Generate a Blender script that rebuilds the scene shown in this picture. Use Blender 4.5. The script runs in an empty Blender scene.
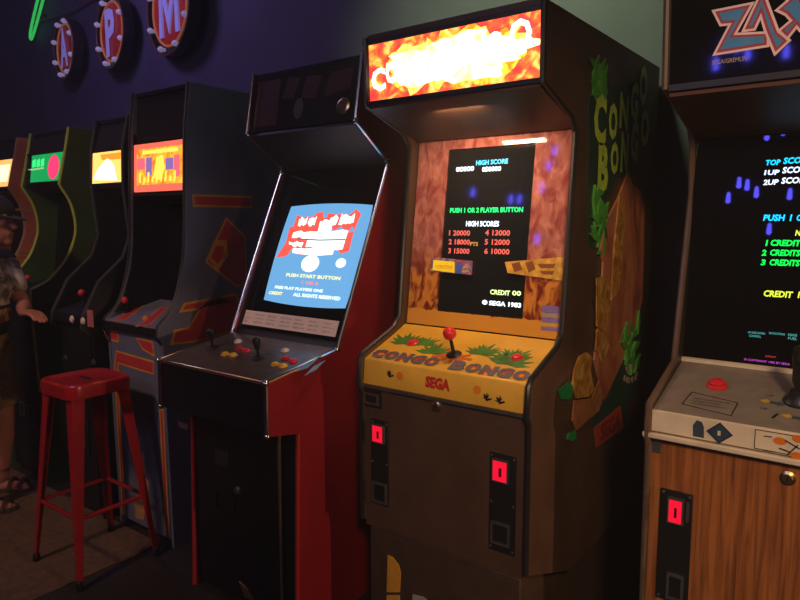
import bpy, bmesh, math, random
from mathutils import Vector, Matrix
random.seed(7)
scn = bpy.context.scene
COL = scn.collection
V = Vector

# ------------------------------------------------------------ camera, world, light, exposure
CAM = V((0, 0, 1.41)); FPX = 651.4; YAW = -0.6444; PITCH = 0.12185; ROLL = 0.0019
cd = bpy.data.cameras.new('camera'); cam = bpy.data.objects.new('camera', cd); COL.objects.link(cam)
_f = V((math.sin(YAW)*math.cos(PITCH), math.cos(YAW)*math.cos(PITCH), -math.sin(PITCH)))
_r = V((math.cos(YAW), -math.sin(YAW), 0)); _d = _f.cross(_r)
_r2 = math.cos(ROLL)*_r + math.sin(ROLL)*_d; _d2 = math.cos(ROLL)*_d - math.sin(ROLL)*_r
cam.matrix_world = Matrix(((_r2.x, -_d2.x, -_f.x, CAM.x), (_r2.y, -_d2.y, -_f.y, CAM.y), (_r2.z, -_d2.z, -_f.z, CAM.z), (0, 0, 0, 1)))
cd.sensor_width = 36; cd.lens = FPX/800*36; cd.clip_start = 0.05
scn.camera = cam
vs = scn.view_settings
vs.view_transform = 'Standard'; vs.look = 'None'; vs.gamma = 1; vs.use_curve_mapping = False
vs.exposure = 0.2
w = bpy.data.worlds.new('room_dark'); scn.world = w; w.use_nodes = True
w.node_tree.nodes['Background'].inputs[0].default_value = (0.50, 0.42, 0.55, 1)
w.node_tree.nodes['Background'].inputs[1].default_value = 0.012
# thin scatter volume added to imitate a veil of lens glare
_veil = w.node_tree.nodes.new('ShaderNodeVolumeScatter'); _veil.inputs['Color'].default_value = (0.92, 0.93, 0.9, 1)
_veil.inputs['Density'].default_value = 0.020; _veil.inputs['Anisotropy'].default_value = 0.3
w.node_tree.links.new(_veil.outputs[0], w.node_tree.nodes['World Output'].inputs['Volume'])

def lamp(name, kind, loc, target, energy, color, size=0.3, spot=60, blend=0.6):
    l = bpy.data.lights.new(name, kind); l.energy = energy; l.color = color
    if kind == 'AREA': l.shape = 'DISK'; l.size = size
    elif kind == 'SPOT': l.spot_size = math.radians(spot); l.spot_blend = blend; l.shadow_soft_size = size
    else: l.shadow_soft_size = size
    o = bpy.data.objects.new(name, l); COL.objects.link(o); o.location = loc
    o.rotation_euler = (V(target)-V(loc)).to_track_quat('-Z', 'Y').to_euler()
    return o
# a low warm lamp far along the row on the right, raking over the cabinet fronts
lamp('warm_side_lamp', 'SPOT', (3.0, 1.36, 1.2), (-1.5, 1.45, 0.55), 150, (1.0, 0.58, 0.36), 0.05, 17, 0.5)
# dim warm ceiling lamp in front of the row
lamp('warm_ceiling_lamp', 'SPOT', (0.85, -0.7, 2.5), (-0.40, 1.8, 0.95), 165, (1.0, 0.66, 0.40), 0.2, 44, 0.8)
lamp('stool_fill_spot', 'SPOT', (-2.3, -0.8, 3.1), (-3.05, 1.3, 0.95), 105, (1.0, 0.60, 0.42), 0.15, 56, 0.9)  # added spot to brighten the stool, the person and the left end
# green spot added to imitate lens flare, violet black light at the far wall
lamp('green_flare_fill', 'SPOT', (-1.15, 1.15, 3.28), (-1.35, 2.6, 2.3), 190, (0.70, 1.0, 0.42), 0.1, 62, 1.0)
lamp('room_fill', 'AREA', (-1.6, -2.4, 3.35), (-1.7, 1.6, 0.8), 22, (0.85, 0.70, 0.85), 1.1)  # soft light added in place of ambient fill
lamp('violet_black_light', 'AREA', (-3.9, 1.5, 3.3), (-4.0, 2.65, 2.4), 10, (0.50, 0.34, 1.0), 0.6)

# ------------------------------------------------------------ picture-to-world helper (for reading places off the photograph)
def ray(px, py):
    return _r2*((px-400)/FPX) + _d2*((py-300)/FPX) + _f
class Plane:
    """a real plane in the room: origin o, in-plane axes u, v; n = u x v points to the viewer"""
    def __init__(s, o, u, v):
        s.o = V(o); s.u = V(u).normalized(); s.n = s.u.cross(V(v)).normalized(); s.v = s.n.cross(s.u)
    def px(s, x, y):
        d = ray(x, y); t = (s.o-CAM).dot(s.n)/d.dot(s.n); p = CAM+d*t-s.o
        return (p.dot(s.u), p.dot(s.v))
    def pt(s, a, b, h=0.0):
        return s.o+s.u*a+s.v*b+s.n*h
    def pxs(s, pts): return [s.px(*p) for p in pts]
def at(x, y, ax, val):
    d = ray(x, y); i = 'XYZ'.index(ax); return CAM+d*((val-CAM[i])/d[i])

# ------------------------------------------------------------ materials
MATS = {}
def nt(m): m.use_nodes = True; return m.node_tree.nodes, m.node_tree.links
def mat(name, col, rough=0.5, metal=0.0, var=0.12, scale=18, bump=0.0, spec=0.5, emit=None, es=0.0, coat=0.0):
    if name in MATS: return MATS[name]
    m = bpy.data.materials.new(name); N, L = nt(m); b = N['Principled BSDF']
    b.inputs['Roughness'].default_value = rough; b.inputs['Metallic'].default_value = metal
    b.inputs['Specular IOR Level'].default_value = spec; b.inputs['Coat Weight'].default_value = coat
    tc = N.new('ShaderNodeTexCoord'); nz = N.new('ShaderNodeTexNoise')
    nz.inputs['Scale'].default_value = scale; nz.inputs['Detail'].default_value = 5
    L.new(tc.outputs['Object'], nz.inputs['Vector'])
    r = N.new('ShaderNodeValToRGB'); L.new(nz.outputs['Fac'], r.inputs['Fac'])
    c = V(col)
    r.color_ramp.elements[0].position = 0.3; r.color_ramp.elements[1].position = 0.7
    r.color_ramp.elements[0].color = (*(c*(1-var)), 1); r.color_ramp.elements[1].color = (*(c*(1+var)), 1)
    L.new(r.outputs['Color'], b.inputs['Base Color'])
    if bump:
        bp = N.new('ShaderNodeBump'); bp.inputs['Strength'].default_value = bump; bp.inputs['Distance'].default_value = 0.002
        L.new(nz.outputs['Fac'], bp.inputs['Height']); L.new(bp.outputs['Normal'], b.inputs['Normal'])
    if emit:
        b.inputs['Emission Color'].default_value = (*emit, 1); b.inputs['Emission Strength'].default_value = es
    MATS[name] = m; return m
def glow(name, col, s):
    if name in MATS: return MATS[name]
    m = bpy.data.materials.new(name); N, L = nt(m); b = N['Principled BSDF']
    b.inputs['Base Color'].default_value = (*[min(1, c*.3) for c in col], 1)
    b.inputs['Emission Color'].default_value = (*col, 1); b.inputs['Emission Strength'].default_value = s
    b.inputs['Roughness'].default_value = 0.3
    MATS[name] = m; return m
def art(name, stops, scale=9, detail=8, stretch=(1, 1, 1), rough=0.35, es=0.0, distort=1.0, kind='noise'):
    """printed artwork: procedural blotches through a colour ramp"""
    if name in MATS: return MATS[name]
    m = bpy.data.materials.new(name); N, L = nt(m); b = N['Principled BSDF']
    tc = N.new('ShaderNodeTexCoord'); mp = N.new('ShaderNodeMapping'); mp.inputs['Scale'].default_value = stretch
    L.new(tc.outputs['Object'], mp.inputs['Vector'])
    if kind == 'noise':
        t = N.new('ShaderNodeTexNoise'); t.inputs['Scale'].default_value = scale; t.inputs['Detail'].default_value = detail
        t.inputs['Distortion'].default_value = distort; out = t.outputs['Fac']
    else:
        t = N.new('ShaderNodeTexVoronoi'); t.inputs['Scale'].default_value = scale; out = t.outputs['Distance']
    L.new(mp.outputs['Vector'], t.inputs['Vector'])
    r = N.new('ShaderNodeValToRGB'); L.new(out, r.inputs['Fac']); cr = r.color_ramp
    while len(cr.elements) < len(stops): cr.elements.new(0.5)
    for e, (p, c) in zip(cr.elements, stops): e.position = p; e.color = (*c, 1)
    L.new(r.outputs['Color'], b.inputs['Base Color']); b.inputs['Roughness'].default_value = rough
    if es:
        L.new(r.outputs['Color'], b.inputs['Emission Color']); b.inputs['Emission Strength'].default_value = es
    MATS[name] = m; return m
def wood(name, dark, light, scale=1.0, rough=0.4):
    m = bpy.data.materials.new(name); N, L = nt(m); b = N['Principled BSDF']
    tc = N.new('ShaderNodeTexCoord'); mp = N.new('ShaderNodeMapping'); mp.inputs['Scale'].default_value = (34*scale, 34*scale, 1.6*scale)
    L.new(tc.outputs['Object'], mp.inputs['Vector'])
    n1 = N.new('ShaderNodeTexNoise'); n1.inputs['Scale'].default_value = 2.2; n1.inputs['Detail'].default_value = 7; n1.inputs['Distortion'].default_value = 0.6
    L.new(mp.outputs['Vector'], n1.inputs['Vector'])
    r = N.new('ShaderNodeValToRGB'); L.new(n1.outputs['Fac'], r.inputs['Fac'])
    r.color_ramp.elements[0].position = 0.32; r.color_ramp.elements[0].color = (*dark, 1)
    r.color_ramp.elements[1].position = 0.62; r.color_ramp.elements[1].color = (*light, 1)
    L.new(r.outputs['Color'], b.inputs['Base Color']); b.inputs['Roughness'].default_value = rough
    MATS[name] = m; return m

M_black = mat('black_paint', (0.006, 0.006, 0.007), 0.5, bump=0.1, scale=60)
M_gloss = mat('black_glass', (0.004, 0.004, 0.006), 0.02, var=0.02)
M_blackplastic = mat('black_plastic', (0.012, 0.012, 0.012), 0.4)
M_chrome = mat('chrome', (0.75, 0.75, 0.8), 0.18, 1.0, var=0.05)
M_steel = mat('worn_steel', (0.35, 0.33, 0.3), 0.35, 0.9, var=0.2)
M_brass = mat('brass', (0.75, 0.55, 0.25), 0.3, 1.0)
M_red = mat('red_plastic', (0.75, 0.025, 0.035), 0.3)
M_yellow = mat('yellow_plastic', (0.8, 0.5, 0.03), 0.3)
M_white = mat('white_plastic', (0.75, 0.68, 0.55), 0.3)
M_slot = glow('red_coin_light', (0.95, 0.006, 0.035), 0.85)
M_slotmark = mat('coin_slot_mark', (0.10, 0.0, 0.005), 0.4)

# ------------------------------------------------------------ mesh builder
class MB:
    def __init__(s): s.v = []; s.f = []; s.m = []; s.cur = 0; s.p = []; s.cp = 0
    def part(s): s.cp += 1; return s
    def add(s, verts, faces):
        o = len(s.v); s.v += [V(p) for p in verts]
        s.f += [tuple(i+o for i in f) for f in faces]; s.m += [s.cur]*len(faces); s.p += [s.cp]*len(faces); return s
    def mat(s, i): s.cur = i; return s
    def box(s, c, d, rot=None):
        c = V(c); vs_ = []
        for x in (-.5, .5):
            for y in (-.5, .5):
                for z in (-.5, .5):
                    p = V((x*d[0], y*d[1], z*d[2])); p = rot @ p if rot else p; vs_.append(c+p)
        return s.add(vs_, [(0, 1, 3, 2), (4, 6, 7, 5), (0, 4, 5, 1), (2, 3, 7, 6), (0, 2, 6, 4), (1, 5, 7, 3)])
    def poly(s, P, pts, h0, h1):
        """polygon in plane P extruded from height h0 to h1 along its normal"""
        a = sum(pts[i][0]*pts[(i+1) % len(pts)][1]-pts[(i+1) % len(pts)][0]*pts[i][1] for i in range(len(pts)))
        if a < 0: pts = pts[::-1]
        n = len(pts); lo = [P.pt(x, y, h0) for x, y in pts]; hi = [P.pt(x, y, h1) for x, y in pts]
        return s.add(lo+hi, [tuple(range(n-1, -1, -1)), tuple(range(n, 2*n))]+[(i, (i+1) % n, n+(i+1) % n, n+i) for i in range(n)])
    def prism(s, yz, x0, x1):
        return s.poly(Plane((x0, 0, 0), (0, 1, 0), (0, 0, 1)), yz, 0, x1-x0)
    def cyl(s, p0, p1, r0, r1=None, n=16, cap=True):
        r1 = r0 if r1 is None else r1; p0 = V(p0); p1 = V(p1); a = (p1-p0).normalized()
        b = a.orthogonal().normalized(); c = a.cross(b); vv = []
        for p, r in ((p0, r0), (p1, r1)):
            vv += [p+(b*math.cos(2*math.pi*i/n)+c*math.sin(2*math.pi*i/n))*r for i in range(n)]
        ff = [(i, (i+1) % n, n+(i+1) % n, n+i) for i in range(n)]
        if cap: ff += [tuple(range(n-1, -1, -1)), tuple(range(n, 2*n))]
        return s.add(vv, ff)
    def lathe(s, o, ax, prof, n=20):
        o = V(o); a = V(ax).normalized(); b = a.orthogonal().normalized(); c = a.cross(b); vv = []; ff = []
        for r, h in prof:
            vv += [o+a*h+(b*math.cos(2*math.pi*i/n)+c*math.sin(2*math.pi*i/n))*max(r, 1e-4) for i in range(n)]
        for k in range(len(prof)-1):
            ff += [(k*n+i, k*n+(i+1) % n, (k+1)*n+(i+1) % n, (k+1)*n+i) for i in range(n)]
        ff += [tuple(range(n-1, -1, -1)), tuple(range((len(prof)-1)*n, len(prof)*n))]
        return s.add(vv, ff)
    def ball(s, c, r, n=14, sc=(1, 1, 1), rot=None):
        c = V(c); vv = []; ff = []; k = n//2
        for j in range(1, k):
            t = math.pi*j/k
            for i in range(n):
                p = V((r*sc[0]*math.sin(t)*math.cos(2*math.pi*i/n), r*sc[1]*math.sin(t)*math.sin(2*math.pi*i/n), r*sc[2]*math.cos(t)))
                vv.append(c+(rot @ p if rot else p))
        tp = V((0, 0, r*sc[2])); vv += [c+(rot @ tp if rot else tp), c-(rot @ tp if rot else tp)]; T = len(vv)-2
        for j in range(k-2):
            ff += [(j*n+i, (j+1)*n+i, (j+1)*n+(i+1) % n, j*n+(i+1) % n) for i in range(n)]
        ff += [(T, i, (i+1) % n) for i in range(n)]+[(T+1, (k-2)*n+(i+1) % n, (k-2)*n+i) for i in range(n)]
        return s.add(vv, ff)
    def tube(s, pts, r, n=8, closed=False):
        pts = [V(p) for p in pts]; vv = []; ff = []; N_ = len(pts); up = None
        for i, p in enumerate(pts):
            if closed: t = (pts[(i+1) % N_]-pts[i-1]).normalized()
            else: t = (pts[min(i+1, N_-1)]-pts[max(i-1, 0)]).normalized()
            b = t.orthogonal() if up is None else up-t*up.dot(t)
            b = b.normalized(); up = b; c = t.cross(b)
            rr = r[i] if isinstance(r, (list, tuple)) else r
            vv += [p+(b*math.cos(2*math.pi*k/n)+c*math.sin(2*math.pi*k/n))*rr for k in range(n)]
        for i in range(N_ if closed else N_-1):
            j = (i+1) % N_
            ff += [(i*n+k, i*n+(k+1) % n, j*n+(k+1) % n, j*n+k) for k in range(n)]
        if not closed: ff += [tuple(range(n-1, -1, -1)), tuple(range((N_-1)*n, N_*n))]
        return s.add(vv, ff)
    def capsule(s, p0, p1, r0, r1, n=14):
        s.cyl(p0, p1, r0, r1, n); s.ball(p0, r0, n); return s.ball(p1, r1, n)
    def text(s, P, string, a0, b0, width, height, thick=0.0006, h=0.0005, shear=0.0, bold=0.0):
        """lettering fitted into width x height with its lower left corner at (a0, b0) on plane P"""
        cu = bpy.data.curves.new('t', 'FONT'); cu.body = string; cu.resolution_u = 2; cu.offset = bold
        ob = bpy.data.objects.new('t', cu); COL.objects.link(ob)
        me = bpy.data.meshes.new_from_object(ob.evaluated_get(bpy.context.evaluated_depsgraph_get()))
        bpy.data.objects.remove(ob); bpy.data.curves.remove(cu)
        if not me.vertices: return s
        bm = bmesh.new(); bm.from_mesh(me); bpy.data.meshes.remove(me)
        xs = [q.co.x for q in bm.verts]; ys = [q.co.y for q in bm.verts]
        x0, x1, y0, y1 = min(xs), max(xs), min(ys), max(ys)
        bm.verts.index_update(); vv = []
        for q in bm.verts:
            a = (q.co.x-x0)/max(x1-x0, 1e-6)*width; b = (q.co.y-y0)/max(y1-y0, 1e-6)*height
            vv.append(P.pt(a0+a+shear*b, b0+b, h+thick))
        ff = [tuple(q.index for q in f.verts) for f in bm.faces]; bm.free()
        o = len(vv)
        return s.add(vv, ff)
    def text_px(s, P, string, x0, y0, x1, y1, hpx, **k):
        """lettering whose baseline runs from picture point (x0,y0) to (x1,y1), about hpx picture points tall"""
        s.part(); A = P.px(x0, y0); B = P.px(x1, y1); T = P.px((x0+x1)/2, (y0+y1)/2-hpx); Cc = P.px((x0+x1)/2, (y0+y1)/2)
        return s.text(P, string, A[0], (A[1]+B[1])/2, B[0]-A[0], T[1]-Cc[1], **k)

ORG = {}
def obj(name, mb, mats, parent=None, bev=0.0, smooth=True, label=None, ang=40):
    me = bpy.data.meshes.new(name)
    org = ORG[parent.name] if parent else V((0, 0, 0))
    me.from_pydata([p-org for p in mb.v], [], mb.f)
    ms = mats if isinstance(mats, (list, tuple)) else [mats]
    for m in ms: me.materials.append(m)
    me.polygons.foreach_set('material_index', mb.m)
    bm = bmesh.new(); bm.from_mesh(me); bmesh.ops.recalc_face_normals(bm, faces=bm.faces) if not name.endswith(('lettering', 'text')) else None
    bm.to_mesh(me); bm.free()
    o = bpy.data.objects.new(name, me); COL.objects.link(o); ORG[o.name] = org
    if parent: o.parent = parent
    if bev:
        b = o.modifiers.new('edge', 'BEVEL'); b.width = bev; b.segments = 2; b.limit_method = 'ANGLE'
    if smooth:
        me.polygons.foreach_set('use_smooth', [True]*len(me.polygons)); me.set_sharp_from_angle(angle=math.radians(ang))
    if label: o['label'] = label
    return o
def objs(name, mb, mats, parent, **k):
    """one object per marked piece of mb"""
    ms = mats if isinstance(mats, (list, tuple)) else [mats]; out = []
    for c in sorted(set(mb.p)):
        ids = [i for i, q in enumerate(mb.p) if q == c]; used = sorted(set(mb.m[i] for i in ids)); q = MB(); vm = {}
        for i in ids:
            f = []
            for v in mb.f[i]:
                if v not in vm: vm[v] = len(q.v); q.v.append(mb.v[v])
                f.append(vm[v])
            q.f.append(tuple(f)); q.m.append(used.index(mb.m[i])); q.p.append(0)
        out.append(obj(name, q, [ms[u] for u in used], parent, **k))
    return out
def thing(name, label, cat, loc=(0, 0, 0), group=None):
    o = bpy.data.objects.new(name, None); COL.objects.link(o); o.location = loc; o.empty_display_size = 0.1
    o['label'] = label; o['category'] = cat
    if group: o['group'] = group
    ORG[o.name] = V(loc); return o
def single(name, mb, mats, label, cat, loc=None, group=None, **k):
    """a thing that is one mesh, its origin at loc"""
    if loc is not None: mb.v = [p-V(loc) for p in mb.v]
    o = obj(name, mb, mats, **k); o['label'] = label; o['category'] = cat
    if loc is not None: o.location = loc; ORG[o.name] = V(loc)
    if group: o['group'] = group
    return o
def struct(name, mb, m):
    o = obj(name, mb, m, smooth=False); o['kind'] = 'structure'; return o
def arc(c, r, a0, a1, n=8):
    return [(c[0]+r*math.cos(math.radians(a0+(a1-a0)*i/n)), c[1]+r*math.sin(math.radians(a0+(a1-a0)*i/n))) for i in range(n+1)]
def smooth_pts(pts, n=6):
    out = []
    for i in range(len(pts)-1):
        p0 = V(pts[max(i-1, 0)]); p1 = V(pts[i]); p2 = V(pts[i+1]); p3 = V(pts[min(i+2, len(pts)-1)])
        for k in range(n):
            t = k/n
            out.append(tuple(0.5*((2*p1)+(p2-p0)*t+(2*p0-5*p1+4*p2-p3)*t*t+(3*p1-p0-3*p2+p3)*t**3)))
    out.append(tuple(pts[-1])); return out
def disc(c, r, n=24, ry=None):
    ry = ry or r; return [(c[0]+r*math.cos(2*math.pi*i/n), c[1]+ry*math.sin(2*math.pi*i/n)) for i in range(n)]
def stroke(pts, w, ext=0.0):
    """outline polygon of an open polyline drawn with a pen of width w, mitred corners"""
    P2 = [V(p) for p in pts]; P2[0] = P2[0]+(P2[0]-P2[1]).normalized()*ext; P2[-1] = P2[-1]+(P2[-1]-P2[-2]).normalized()*ext
    Lf, Rt = [], []
    for i, p in enumerate(P2):
        d0 = (p-P2[i-1]).normalized() if i else (P2[1]-p).normalized()
        d1 = (P2[i+1]-p).normalized() if i < len(P2)-1 else d0
        n0 = V((-d0.y, d0.x)); n1 = V((-d1.y, d1.x)); m = (n0+n1)
        m = m.normalized() if m.length > 1e-6 else n0
        k = w/2/max(0.35, m.dot(n0)); Lf.append(tuple(p+m*k)); Rt.append(tuple(p-m*k))
    return Lf+Rt[::-1]

# ------------------------------------------------------------ the room
floor_m = bpy.data.materials.new('dark_floor'); N, L = nt(floor_m); b = N['Principled BSDF']
tc = N.new('ShaderNodeTexCoord'); nz = N.new('ShaderNodeTexNoise'); nz.inputs['Scale'].default_value = 14; nz.inputs['Detail'].default_value = 8
L.new(tc.outputs['Object'], nz.inputs['Vector']); r = N.new('ShaderNodeValToRGB'); L.new(nz.outputs['Fac'], r.inputs['Fac'])
r.color_ramp.elements[0].color = (0.012, 0.009, 0.008, 1); r.color_ramp.elements[1].color = (0.035, 0.026, 0.02, 1)
L.new(r.outputs['Color'], b.inputs['Base Color']); b.inputs['Roughness'].default_value = 0.6
WY = 2.66
struct('floor', MB().box((-2.2, -0.2, -0.05), (11, 6.2, 0.1)), floor_m)
wall_m = mat('blue_wall_paint', (0.075, 0.062, 0.105), 0.7, var=0.15, scale=3, bump=0.15)
struct('wall_back', MB().box((-2.2, WY+0.05, 1.7), (11, 0.1, 3.4)), wall_m)
struct('wall_left', MB().box((-7.6, -0.2, 1.7), (0.1, 6.2, 3.4)), wall_m)
struct('ceiling', MB().box((-2.2, -0.2, 3.45), (11, 6.2, 0.1)), mat('ceiling_paint', (0.02, 0.02, 0.025), 0.8))
mat_m = mat('brown_mat', (0.12, 0.068, 0.034), 0.9, var=0.3, scale=40, bump=0.6)
single('floor_mat', MB().box((-3.66, 0.55, 0.004), (2.38, 1.96, 0.008)), mat_m,
       'brown floor mat under the red stool ending in a straight edge on the dark floor', 'mat', (-3.66, 0.55, 0), bev=0.003)

# ------------------------------------------------------------ cabinet helpers
T = 0.018
def slab(y0, z0, y1, z1, t):
    """cross-section (Y, Z) of a board whose visible face runs from (y0,z0) to (y1,z1); thickness t to the right of that run"""
    d = V((y1-y0, z1-z0)).normalized(); n = V((d.y, -d.x))*t
    return [(y0, z0), (y1, z1), (y1+n.x, z1+n.y), (y0+n.x, z0+n.y)]
def face_plane(xc, y0, z0, y1, z1):
    """plane of a board seen from the front: u = +X, v = from lower point 0 up to point 1"""
    return Plane((xc, y0, z0), (1, 0, 0), (0, y1-y0, z1-z0))
def sides(root, X0, X1, prof, m, trim_m, trim_pts, trim_r=0.008, m_left=None):
    out = []
    for xa, xb in ((X0, X0+T), (X1-T, X1)):
        p = obj('side_panel', MB().prism(prof, xa, xb), m if xa != X0 or m_left is None else m_left, root, bev=0.002)
        xm = (xa+xb)/2
        if trim_pts:
            k = MB().tube([(xm, y, z) for y, z in trim_pts], trim_r, 8)
            obj('edge_trim', k, trim_m, p)
        out.append(p)
    return out
def joystick(parent, P, a, b, hgt, mats, ball=0.017, bat=False, lean=(0, 0)):
    k = MB(); o = P.pt(a, b, 0); up = (P.n+P.u*lean[0]+P.v*lean[1]).normalized()
    k.lathe(o, P.n, [(0.024, 0.0), (0.024, 0.003), (0.016, 0.006), (0.0, 0.007)], 20)
    k.cyl(o, o+up*hgt, 0.006, 0.005, 10)
    k.mat(1)
    if bat: k.lathe(o+up*hgt*0.35, up, [(0.004, 0), (0.009, hgt*.1), (0.014, hgt*.45), (0.013, hgt*.6), (0.0, hgt*.68)], 14)
    else: k.ball(o+up*hgt, ball, 16)
    return obj('joystick', k, mats, parent)
def button(parent, P, a, b, m, r=0.015, label=None):
    k = MB(); o = P.pt(a, b, 0)
    k.lathe(o, P.n, [(r, 0), (r, 0.003), (r*0.86, 0.0048), (r*0.78, 0.004)], 20)
    k.lathe(o+P.n*0.003, P.n, [(r*.72, 0), (r*.72, 0.005), (r*.55, 0.0065), (0, 0.0068)], 18)
    return obj('button', k, m, parent, label=label)
def coin_slot(parent, P, a0, b0, a1, b1):
    """red lit reject button with a dark slot mark"""
    k = MB().poly(P, [(a0, b0), (a1, b0), (a1, b1), (a0, b1)], 0.0, 0.008)
    w_ = a1-a0; h_ = b1-b0
    k.mat(1).poly(P, [(a0+w_*.42, b0+h_*.22), (a0+w_*.62, b0+h_*.22), (a0+w_*.62, b0+h_*.66), (a0+w_*.42, b0+h_*.66)], 0.0081, 0.0086)
    k.mat(2)
    for q in ([(a0-.004, b0-.004), (a1+.004, b0-.004), (a1+.004, b0), (a0-.004, b0)], [(a0-.004, b1), (a1+.004, b1), (a1+.004, b1+.004), (a0-.004, b1+.004)],
              [(a0-.004, b0), (a0, b0), (a0, b1), (a0-.004, b1)], [(a1, b0), (a1+.004, b0), (a1+.004, b1), (a1, b1)]):
        k.poly(P, q, 0.0, 0.010)
    return obj('coin_slot', k, [M_slot, M_slotmark, M_steel], parent, label='red lit coin slot')
def coin_return(parent, P, a0, b0, a1, b1, m=None):
    k = MB()
    t = 0.006
    for q in ([(a0, b0), (a1, b0), (a1, b0+t), (a0, b0+t)], [(a0, b1-t), (a1, b1-t), (a1, b1), (a0, b1)],
              [(a0, b0+t), (a0+t, b0+t), (a0+t, b1-t), (a0, b1-t)], [(a1-t, b0+t), (a1, b0+t), (a1, b1-t), (a1-t, b1-t)]):
        k.poly(P, q, 0, 0.007)
    k.mat(1).poly(P, [(a0+t, b0+t), (a1-t, b0+t), (a1-t, b1-t), (a0+t, b1-t)], 0, 0.0015)
    return obj('coin_return', k, [m or M_steel, M_black], parent)
def screws(parent, P, pts, r=0.005):
    k = MB()
    for a, b_ in pts: k.part().lathe(P.pt(a, b_, 0), P.n, [(r, 0), (r*.9, .0015), (0, .0025)], 10)
    return objs('screw', k, M_steel, parent)
def lock(parent, P, a, b, m=None, r=0.013):
    k = MB().lathe(P.pt(a, b, 0), P.n, [(r*1.3, 0), (r*1.3, .003), (r*.8, .006), (r*.8, .012), (0, .012)], 20)
    k.mat(1).poly(P, [(a-.002, b-.006), (a+.002, b-.006), (a+.002, b+.006), (a-.002, b+.006)], 0.0121, 0.0126)
    return obj('lock', k, [m or M_brass, M_black], parent, label='round metal key lock')
def leafy(P, cx, cy, s, n, k, h=0.001):
    """a fan of leaf blades"""
    for i in range(n):
        a = math.pi*(0.05+0.9*i/(n-1))+random.uniform(-.1, .1); l = s*random.uniform(.75, 1.1)
        d = V((math.cos(a), math.sin(a))); q = V((-d.y, d.x))*s*.13; c = V((cx, cy))
        k.poly(P, [tuple(c), tuple(c+d*l*.45+q), tuple(c+d*l), tuple(c+d*l*.45-q)], 0.0004, h+0.0003*(i % 3))
    return k

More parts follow.
